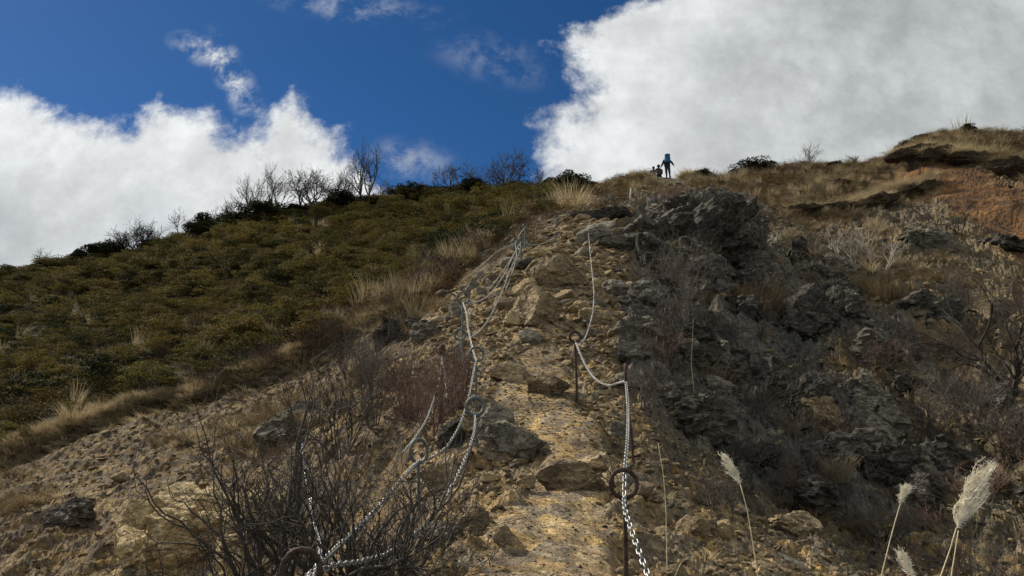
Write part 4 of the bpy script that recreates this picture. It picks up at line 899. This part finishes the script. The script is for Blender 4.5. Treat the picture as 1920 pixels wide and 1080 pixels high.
GP = 'ring posts holding the chains'
ring_post('R0', 1170, 907, 3.1, 50, 'rustiron', 'nearest rusty ring post, in the scree right of the path', .15, .010, GP, -.02)
ring_post('R1', 1173, 700, 4.9, 34, 'rustiron', 'rusty post whose ring is seen edge on, behind the nearest ring', 1.45, .010, GP, .03)
ring_post('R2', 1078, 631, 7.7, 20, 'rustiron', 'rusty ring post on the step in the middle of the path', .1, .014, GP)
ring_post('L0', 563, 1068, 2.5, 66, 'rustiron', 'large rusty ring at the bottom edge, in front of the bare bush', .2, .011, GP)
ring_post('L1', 785, 846, 4.6, 38, 'dullsteel', 'slanted coiled ring where the sagging chain meets the bare bush', .9, .011, GP, .02)
ring_post('L2', 891, 762, 5.6, 29, 'dullsteel', 'galvanised ring post beside the tall grey wedge boulder', .2, .016, GP, .02)
ring_post('L3', 893, 664, 7.0, 24, 'dullsteel', 'galvanised ring above the sagging chain, left of the path', .3, .012, GP)
ring_post('L4', 868, 558, 10.5, 20, 'dullsteel', 'ring post in front of the pile of pale stones', .2, .016, GP)
ring_post('L5', 862, 627, 9.2, 18, 'dullsteel', 'ring post just below the one by the pale stones', .2, .014, GP)
ring_post('L6', 829, 656, 7.4, 16, 'rustiron', 'rusty post top in the reddish shrub with two chains hanging down', 1.3, .018, GP)
ring_post('L7', 568, 818, 4.6, 16, 'rustiron', 'rusty post hidden in the bare bush with a chain hanging down', 1.3, .016, GP)
ring_post('U1', 984, 424, 19.0, 8, 'dullsteel', 'thin post at the top of the chain tangle', .2, .022, GP)
ring_post('U2', 966, 452, 17.5, 10, 'dullsteel', 'thin post at the left of the chain tangle', .4, .022, GP, .15)
ring_post('U3', 977, 450, 17.0, 8, 'dullsteel', 'thin post at the right of the chain tangle', .3, .022, GP, -.02)
ring_post('U4', 1043, 408, 23.0, 7, 'dullsteel', 'thin post between the tangle and the straw clump, upper', .2, .024, GP)
ring_post('U5', 1042, 440, 21.0, 6, 'dullsteel', 'thin post between the tangle and the straw clump, lower', .2, .022, GP)
ring_post('U6', 1095, 385, 26.0, 7, 'dullsteel', 'thin post below the straw clump at the top of the rib', .2, .026, GP)
ring_post('U7', 1145, 368, 29.0, 6, 'dullsteel', 'thin post under the summit overhang', .2, .026, GP)
ring_post('U8', 1175, 380, 27.5, 5, 'dullsteel', 'leaning post where the highest chain starts', .2, .028, GP, -.25)
for k, (x0, y0, x1, y1, yy, lab) in enumerate([(1183, 353, 1180, 374, 29.5, 'short pale stake under the summit overhang')]):
    a = at(x0, y0, yy); b = at(x1, y1, yy); b[2] = min(b[2], float(hgt(b[0], yy)))-.1; tb = TB(); tb.tube(np.array([b, (a+b)/2+.01, a]), [.05, .045, .035], 6)
    tag(obj('stake', tb.mesh('stake', M['whitepost'])), lab, 'stake')

# ------------------------------------------------------------------ chains
def link(seg, k, L, Wd, wr):
    a = np.arange(seg)*2*math.pi/seg; cx = np.cos(a); sx = np.sin(a); h_ = (L-Wd)/2; r_ = Wd/2-wr
    P = np.stack([np.sign(cx)*h_*(np.abs(cx) > .2)+r_*cx, r_*sx, np.zeros(seg)], 1)
    T = np.roll(P, -1, 0)-np.roll(P, 1, 0); T /= np.linalg.norm(T, axis=1, keepdims=True); N_ = np.cross(T, [0, 0, 1]); th = np.arange(k)*2*math.pi/k
    V_ = (P[:, None]+wr*(np.cos(th)[None, :, None]*N_[:, None]+np.sin(th)[None, :, None]*np.array([0, 0, 1.]))).reshape(-1, 3)
    i = np.arange(seg)[:, None]; j = np.arange(k)[None]; F_ = np.stack([i*k+j, i*k+(j+1) % k, ((i+1) % seg)*k+(j+1) % k, ((i+1) % seg)*k+j], -1).reshape(-1, 4)
    return V_, F_
def chain(pts, label, mat='steel', sz=1., grp='chains strung between the ring posts'):
    """pts: (px, py, metres ahead) or a post key; real interlocking links along the curve"""
    P = []; 
    for p in pts: P.append(POSTS[p] if isinstance(p, str) else (at(*p) if p[2] else None))
    raw = [(None if isinstance(p, str) else p) for p in pts]
    idx = [i for i, q in enumerate(P) if q is not None]
    for i in range(len(P)):                                  # depth left open: interpolated between the neighbours
        if P[i] is None:
            a = max(j for j in idx if j < i); b = min(j for j in idx if j > i); y = P[a][1]+(P[b][1]-P[a][1])*(i-a)/(b-a)
            P[i] = at(raw[i][0], raw[i][1], y)
    P = np.array(P); E = np.concatenate([[2*P[0]-P[1]], P, [2*P[-1]-P[-2]]]); out = []
    for i in range(1, len(E)-2):
        t = np.linspace(0, 1, 24, endpoint=False)[:, None]; p0, p1, p2, p3 = E[i-1:i+3]
        out.append(.5*((2*p1)+(-p0+p2)*t+(2*p0-5*p1+4*p2-p3)*t*t+(-p0+3*p1-3*p2+p3)*t**3))
    c = np.concatenate(out+[P[-1:]])
    c[:, 2] = np.maximum(c[:, 2], hgt(c[:, 0], c[:, 1])+.015)
    L = np.concatenate([[0], np.cumsum(np.linalg.norm(np.diff(c, axis=0), axis=1))]); pitch = .0235*sz
    n = int(L[-1]/pitch); t = (np.arange(n)+.5)*pitch; Q_ = np.stack([np.interp(t, L, c[:, i]) for i in range(3)], 1)
    T = np.gradient(Q_, axis=0); T /= np.linalg.norm(T, axis=1, keepdims=True); near = P[:, 1].min() < 6
    lv, lf = link(14 if near else 8, 6 if near else 4, .0330*sz, .0215*sz, .0033*sz)
    A = np.cross(T, [0.02, .05, 1.]); A /= np.linalg.norm(A, axis=1, keepdims=True); B = np.cross(T, A)
    tw_ = np.where(np.arange(n) % 2, .78, -.78)+.25*np.sin(np.arange(n)*.13)+RNG.normal(0, .08, n); ca, sa = np.cos(tw_)[:, None], np.sin(tw_)[:, None]
    A, B = A*ca+B*sa, B*ca-A*sa
    V_ = Q_[:, None]+lv[None, :, :1]*T[:, None]+lv[None, :, 1:2]*A[:, None]+lv[None, :, 2:]*B[:, None]
    F_ = lf[None]+(np.arange(n)*len(lv))[:, None, None]
    o = obj('chain', mkmesh('chain', V_.reshape(-1, 3), F_.reshape(-1, 4), M[mat], True)); return tag(o, label, 'chain', grp)
chain([(1240, 1140, 2.45), (1213, 1072, 2.6), (1190, 1010, 2.75), (1172, 955, 2.95), 'R0'], 'thick near chain running out of the picture from the nearest ring', sz=1.15)
chain(['R0', (1172, 880, 3.25), (1177, 820, 3.7), (1178, 770, None), 'R1'], 'steel chain hanging straight between the two rusty posts on the right', sz=1.1)
chain(['R1', (1160, 718, None), (1140, 722, None), (1117, 711, None), (1098, 685, None), 'R2'], 'chain sagging from the edge on ring to the ring post on the step')
yb_ = float(hit(1122, 456)[1])-.38
chain(['R2', (1092, 641, 8.2), (1103, 618, 8.9), (1112, 580, 10.2), (1113, 540, 12), (1108, 490, 15), (1104, 445, yb_-.3), (1103, 427, yb_-.1), (1109, 418, yb_), (1124, 415, yb_), (1142, 420, yb_), (1160, 432, yb_)], 'long chain hanging from the draped block down to the step', sz=1.05)
chain(['L0', (610, 1048, 2.7), (650, 1010, None), (700, 960, None), (745, 910, None), (770, 880, None), 'L1'], 'chain climbing through the bare bush from the large rusty ring', sz=1.1)
chain(['L0', (620, 1062, 2.65), (680, 1052, 2.9), (740, 1030, 3.3), (795, 985, None), (840, 925, None), (875, 855, None), (890, 805, None), 'L2'], 'slack chain from the large rusty ring up to the galvanised post', sz=1.1)
chain(['L1', (815, 855, None), (842, 832, None), (865, 790, None), (880, 740, None), (888, 700, None), 'L3'], 'chain sagging in a long curve between the slanted ring and the galvanised ring', sz=1.1)
chain(['L3', (884, 645, None), (878, 615, None), (874, 585, None), 'L4'], 'chain between the galvanised ring and the post by the pale stones', sz=1.3)
chain(['L5', (866, 660, 8.8), (872, 690, 8.2), (880, 700, 7.6)], 'short loose chain end below the lower ring post', 'dullsteel', 1.2)
chain(['L6', (826, 700, 7.1), (815, 745, 6.6), (798, 790, 5.8), (775, 825, 5.2), (755, 850, 4.9)], 'thin chain from the rusty post top down the reddish shrub', sz=.95)
chain(['L6', (832, 690, 7.3), (836, 720, 7.2), (838, 748, 7.0)], 'short chain end hanging straight from the rusty post top', sz=1.0)
chain(['L7', (569, 850, 4.5), (573, 885, 4.4), (578, 915, 4.2), (590, 980, 3.6), (600, 1045, 2.9), 'L0'], 'chain hanging vertically inside the bare bush', sz=.95)
chain(['L4', (895, 566, 11.5), (920, 550, 12.8), (945, 515, None), (962, 480, None), 'U3'], 'chain from the post by the pale stones up to the tangle', mat='farsteel', sz=1.25)
chain(['L5', (890, 628, 9.8), (915, 600, 11), (940, 550, None), (957, 505, None), (968, 480, None), 'U2'], 'lower chain along the left brink up to the tangle', mat='farsteel', sz=1.2)
chain([(868, 525, 14.5), (900, 500, None), (935, 470, None), 'U2'], 'tight chain along the top of the pale stone pile', mat='farsteel', sz=1.25)
chain([(915, 545, 14), (935, 520, None), (955, 490, None), 'U3'], 'tight chain over the brown stone of the pile', mat='farsteel', sz=1.25)
chain(['U2', (974, 440, 18.2), 'U1'], 'short chain joining the two upper posts of the tangle', mat='farsteel', sz=1.35)
chain(['U3', (975, 470, 16.6), (967, 490, 16), (957, 520, 15.2), (948, 545, 14.5)], 'loose chain end hanging from the tangle', mat='farsteel', sz=1.25)
chain(['U1', (1000, 431, None), (1018, 430, None), 'U4'], 'upper chain sagging right of the tangle', mat='farsteel', sz=1.35)
chain(['U4', (1060, 402, None), (1078, 392, None), 'U6'], 'upper chain rising to the straw clump', mat='farsteel', sz=1.35)
chain(['U3', (1000, 459, 18.5), (1022, 455, 19.8), 'U5'], 'lower chain sagging right of the tangle', mat='farsteel', sz=1.35)
chain(['U5', (1058, 430, None), (1073, 418, None), (1088, 404, None), 'U6'], 'lower chain rising to the top of the rib', mat='farsteel', sz=1.35)
chain(['U6', (1115, 384, None), (1130, 376, None), 'U7'], 'chain from the top of the rib to the overhang', mat='farsteel', sz=1.4)
chain(['U7', (1160, 371, None), (1178, 369, 29.5)], 'level chain under the summit overhang', 'farsteel', 1.4)
chain(['U8', (1186, 388, 27), (1200, 393, 27), (1215, 392, 27.5)], 'highest sagging chain right of the leaning post', mat='farsteel', sz=1.4)
chain([(1188, 409, 24.5), (1205, 404, 25), (1225, 393, 26.5), (1250, 376, 29)], 'straight chain lying over the rocks below the hiker', mat='farsteel', sz=1.4)

# ------------------------------------------------------------------ pampas plumes in the right foreground
def plume(stems, head, y, label, seed, wid, n, droopx, name='plume_grass', grp='pampas plumes in the right foreground'):
    """stems: list of (px,py) polylines top to bottom; head: (base px,py),(tip px,py)"""
    r = np.random.default_rng(seed); first = at(*stems[0][-1], y); gz = float(hgt(first[0], y))
    root = empty(name, (first[0], y, min(gz, first[2])), label, 'grass', grp); o0 = np.array(root.location)
    for s_ in stems:
        P = [at(a, b, y) for a, b in s_]; e = P[-1]+(P[-1]-P[-2])*.5
        if gz < e[2]: P.append(np.array([e[0], y, e[2]])); P.append(np.array([e[0]*1.0+.02, y, gz-.05]))
        P = np.array(P)-o0; L = np.concatenate([[0], np.cumsum(np.linalg.norm(np.diff(P, axis=0), axis=1))]); t = np.linspace(0, L[-1], 20)
        tb = TB(); tb.tube(np.stack([np.interp(t, L, P[:, i]) for i in range(3)], 1), np.linspace(.0013, .0026, 20), 6); obj('stem', tb.mesh('stem', M['stalk']), root)
    if not head: return root
    a = at(*head[0], y)-o0; b = at(*head[1], y)-o0; ax = b-a; L = np.linalg.norm(ax); tb = TB()
    for k in range(n):
        t0 = r.uniform(0, .72)**1.1; st = a+ax*t0; ln = L*r.uniform(.25, .55)*(1-.3*t0); side = r.normal(0, 1, 3); side[2] *= .3; side /= np.linalg.norm(side)
        t = np.linspace(0, 1, 8)[:, None]; wv_ = side*wid*np.sin(t*2.2)*r.uniform(.2, 1.)+np.array([droopx, 0, 0])*wid*2.2*t*t
        P = st+ax/L*ln*t+wv_; P = P+r.normal(0, .0008, P.shape); tb.tube(P, [.0006]*8, 3, False)
        for q in range(26):                                  # silky hairs
            f = r.uniform(0, 1); i = min(int(f*7), 6); p0 = P[i]+(P[i+1]-P[i])*(f*7-i); d = ax/L*.7+r.normal(0, .55, 3); d /= np.linalg.norm(d); h_ = r.uniform(.005, .016)
            tb.ribbon(np.array([p0, p0+d*h_*.5, p0+d*h_+np.array([0, 0, -.001])]), np.array([.00055, .0005, .0002]), np.cross(d, [0, 1, 0])/max(np.linalg.norm(np.cross(d, [0, 1, 0])), .1))
    obj('plume', tb.mesh('plume', M['plume'], False), root); return root
plume([[(1387, 905), (1400, 950), (1412, 1020), (1421, 1080)]], ((1388, 908), (1360, 848)), 2.4, 'single slim plume leaning left, leftmost of the tall ones', 801, .018, 34, -.4)
plume([[(1688, 945), (1672, 1000), (1655, 1070)]], ((1686, 950), (1699, 908)), 2.2, 'small ragged plume between the slim and the big one', 802, .014, 22, .3)
plume([[(1793, 990), (1780, 1035), (1762, 1085)], [(1797, 995), (1790, 1040), (1783, 1085)]], ((1794, 990), (1838, 872)), 1.9, 'big fluffy double stemmed plume at the right', 803, .031, 125, .34)
plume([[(1716, 1100), (1714, 1130)]], ((1714, 1085), (1694, 1032)), 2.1, 'low plume tip rising from the bottom edge', 804, .014, 26, -.6)
plume([[(1234, 832), (1244, 890), (1249, 960), (1251, 1080)]], None, 3.3, 'bare upright straw stalk right of the nearest ring post', 805, 0, 0, 0, 'dry_stalk', None)
plume([[(1293, 1043), (1276, 1056), (1264, 1085)]], None, 2.9, 'short curved straw stalk at the bottom edge', 806, 0, 0, 0, 'dry_stalk', None)
plume([[(1300, 600), (1296, 680), (1302, 740)]], None, 9.5, 'thin straw stalk in front of the dark outcrop', 807, 0, 0, 0, 'dry_stalk', None)
# small pine sprig by the nearest ring
p = hit(1152, 912); r = np.random.default_rng(9); root = empty('pine_seedling', tuple(p), 'dark pine seedling left of the nearest ring post', 'seedling'); d = p[1]/F
stm = TB(); nd_ = TB()
for tx, ty in ((-22, 46), (-8, 50), (-34, 22)):
    P = np.array([[0, 0, -.02], [tx*.3*d, -.02, ty*.45*d], [tx*d, -.03, ty*d]])*1.1; stm.tube(P, [.005, .004, .003], 5)
    for _ in range(46): v = r.normal(0, 1, 3)+np.array([0, 0, .6]); v /= np.linalg.norm(v); nd_.tube(np.array([P[-1], P[-1]+v*.028]), [.0009, .0004], 3, False)
obj('stem', stm.mesh('stem', M['darktwig']), root); obj('needles', nd_.mesh('needles', M['darkgreen']), root)
p = hit(1655, 1010); b = bush_meshes(290, M['evergreen'], 14, 60, .03, .6)
copy_thing('evergreen_shrub', [('foliage', b[0]), ('branches', b[1])], tuple(p), 1., (.42, .42, .5), 'lone green shrub at the foot of the dark gully', 'shrub', None)

# ------------------------------------------------------------------ people on the crest
def skin_body(name, J, E, mat, parent, sub=2):
    me = bpy.data.meshes.new(name); me.from_pydata([j[0] for j in J], E, []); me.update(); o = obj(name, me, parent)
    sk = o.modifiers.new('skin', 'SKIN'); sk.use_smooth_shade = True
    for k, j in enumerate(J): v = me.skin_vertices[0].data[k]; v.radius = j[1] if isinstance(j[1], tuple) else (j[1], j[1]); v.use_root = (k == 0)
    s = o.modifiers.new('sub', 'SUBSURF'); s.levels = s.render_levels = sub; me.materials.append(mat); return o
def smooth_blob(name, mat, parent, loc, dims, seed=0, n=2, rough=.03, rot=(0, 0, 0), power=2.4):
    v, f = ico(4); v = v.copy(); v = np.sign(v)*np.abs(v)**(2/power); v /= (np.abs(v)**power).sum(1, keepdims=True)**(1/power)
    v = v*np.array(dims)/2; v = v*(1+rough*(vn3(v*9+seed, seed)-.5)[:, None]); me = mkmesh(name, v, f, mat, True); o = obj(name, me, parent); o.location = loc; o.rotation_euler = rot; return o
pc, pyc = crest(1252, 40, 56)
fz = pc[2]
fz -= .10
root = empty('person', (pc[0], pc[1]-.15, fz-.02), 'standing hiker in dark clothes with blue backpack and trekking pole', 'person', 'people on the summit crest')
# standing, back to the camera, leaning a little forward, left arm out to the left, right hand on a pole
J = [((0, .02, .92), (.15, .11)), ((0, .05, 1.12), (.13, .10)), ((0, .10, 1.34), (.17, .11)), ((0, .13, 1.47), (.07, .06)), ((0, .18, 1.56), (.055, .055)), ((0, .21, 1.66), (.085, .10)), ((0, .22, 1.75), (.07, .08)),
     ((-.09, .02, .86), .12), ((-.10, .04, .48), .085), ((-.10, 0, .09), .052), ((-.10, .13, .04), .045),
     ((.09, .02, .86), .12), ((.10, -.05, .48), .085), ((.10, -.10, .09), .052), ((.10, .03, .04), .045),
     ((-.19, .11, 1.40), .062), ((-.30, .08, 1.16), .046), ((-.41, .18, .95), .034), ((-.44, .22, .87), .03),
     ((.19, .11, 1.40), .062), ((.36, .10, 1.24), .046), ((.48, .20, 1.10), .034), ((.52, .24, 1.05), .03)]
E = [(0, 1), (1, 2), (2, 3), (3, 4), (4, 5), (5, 6), (0, 7), (7, 8), (8, 9), (9, 10), (0, 11), (11, 12), (12, 13), (13, 14), (2, 15), (15, 16), (16, 17), (17, 18), (2, 19), (19, 20), (20, 21), (21, 22)]
body = skin_body('body', J, E, M['trouser'], root)
skin_body('jacket', [((0, .03, .74), (.25, .17)), ((0, .05, 1.10), (.23, .16)), ((0, .10, 1.36), (.24, .15)), ((0, .13, 1.46), (.10, .09)), ((-.20, .11, 1.40), .095), ((-.30, .08, 1.16), .080), ((-.40, .17, .97), .060), ((.20, .11, 1.40), .095), ((.36, .10, 1.24), .080), ((.47, .19, 1.115), .060)],
          [(0, 1), (1, 2), (2, 3), (2, 4), (4, 5), (5, 6), (2, 7), (7, 8), (8, 9)], M['jacket'], root)
smooth_blob('hat', M['jacket'], root, (0, .21, 1.74), (.22, .24, .16), 3)
for s_ in (-1, 1): smooth_blob('boot', M['jacket'], root, (s_*.125, .03 if s_ < 0 else -.05, .045), (.11, .29, .10), 4)
bp = empty('backpack', (pc[0], pc[1]-.15-.14, fz-.02+1.32), 'tall blue backpack worn by the standing hiker', 'backpack'); 
smooth_blob('bag', M['pack'], bp, (0, 0, .08), (.40, .30, .50), 5, power=3.2); smooth_blob('lid', M['pack'], bp, (.01, 0, .36), (.38, .30, .22), 6, power=3.); smooth_blob('pocket', M['pack'], bp, (0, -.12, -.1), (.24, .12, .26), 7, power=3.)
for s_ in (-1, 1):
    tb = TB(); tb.tube(np.array([[s_*.12, .02, .27], [s_*.14, .16, .2], [s_*.15, .30, .05], [s_*.16, .24, -.12], [s_*.15, .05, -.2]]), .02, 5); obj('strap', tb.mesh('strap', M['jacket']), bp)
tb = TB(); gx, gy = pc[0]+.62, pc[1]+.2; gz = float(hgt(gx, gy)); a = np.array([pc[0]+.52, pc[1]+.09, fz+1.06]); b = np.array([gx, gy, gz])
pr = empty('trekking_pole', tuple(b), 'slim trekking pole in the right hand of the standing hiker', 'trekking pole'); tb.tube(np.array([(0, 0, 0), (a-b)*.5, a-b]), [.010, .013, .015], 6); obj('shaft', tb.mesh('shaft', M['pole']), pr)
tb = TB(); tb.tube(np.array([(a-b)*.97, (a-b)*1.09]), [.022, .020], 7); obj('grip', tb.mesh('grip', M['jacket']), pr)
def sitter(px, label, mat, hat, s_, dz, rz):
    p, _ = crest(px, 40, 56); root = empty('person', (p[0], p[1]-.05, p[2]-dz), label, 'person', 'people on the summit crest'); root.rotation_euler = (0, 0, rz); root.scale = (s_, s_, s_)
    J = [((0, 0, .12), (.17, .14)), ((0, .02, .32), (.14, .11)), ((0, .05, .54), (.17, .11)), ((0, .07, .66), (.07, .06)), ((0, .08, .76), (.08, .095)), ((0, .08, .86), (.07, .085)),
         ((-.11, .06, .13), .085), ((-.16, .44, .30), .065), ((-.16, .66, .02), .045), ((-.16, .78, -.02), .035), ((.11, .06, .13), .085), ((.16, .44, .30), .065), ((.16, .66, .02), .045), ((.16, .78, -.02), .035),
         ((-.20, .05, .58), .06), ((-.27, .14, .36), .046), ((-.16, .36, .34), .034), ((.20, .05, .58), .06), ((.27, .14, .36), .046), ((.16, .36, .34), .034)]
    skin_body('body', J, [(0, 1), (1, 2), (2, 3), (3, 4), (4, 5), (0, 6), (6, 7), (7, 8), (8, 9), (0, 10), (10, 11), (11, 12), (12, 13), (2, 14), (14, 15), (15, 16), (2, 17), (17, 18), (18, 19)], M['trouser'], root)
    skin_body('jacket', [((0, 0, .10), (.20, .17)), ((0, .02, .32), (.175, .14)), ((0, .05, .56), (.19, .13)), ((0, .07, .64), (.09, .08)), ((-.21, .05, .58), .075), ((-.27, .14, .36), .06), ((-.18, .33, .34), .045), ((.21, .05, .58), .075), ((.27, .14, .36), .06), ((.18, .33, .34), .045)], [(0, 1), (1, 2), (2, 3), (2, 4), (4, 5), (5, 6), (2, 7), (7, 8), (8, 9)], mat, root)
    smooth_blob(hat, M['hair'] if hat == 'hair' else M['jacket'], root, (0, .075, .86), (.20, .23, .20), 8)
sitter(1237, 'seated hiker in an olive jacket and dark cap beside the standing one', M['khaki'], 'hat', 1.05, .0, .3)
sitter(1226, 'seated person in a grey jacket, farthest left on the crest', M['pale'], 'hair', .95, .10, -.2)
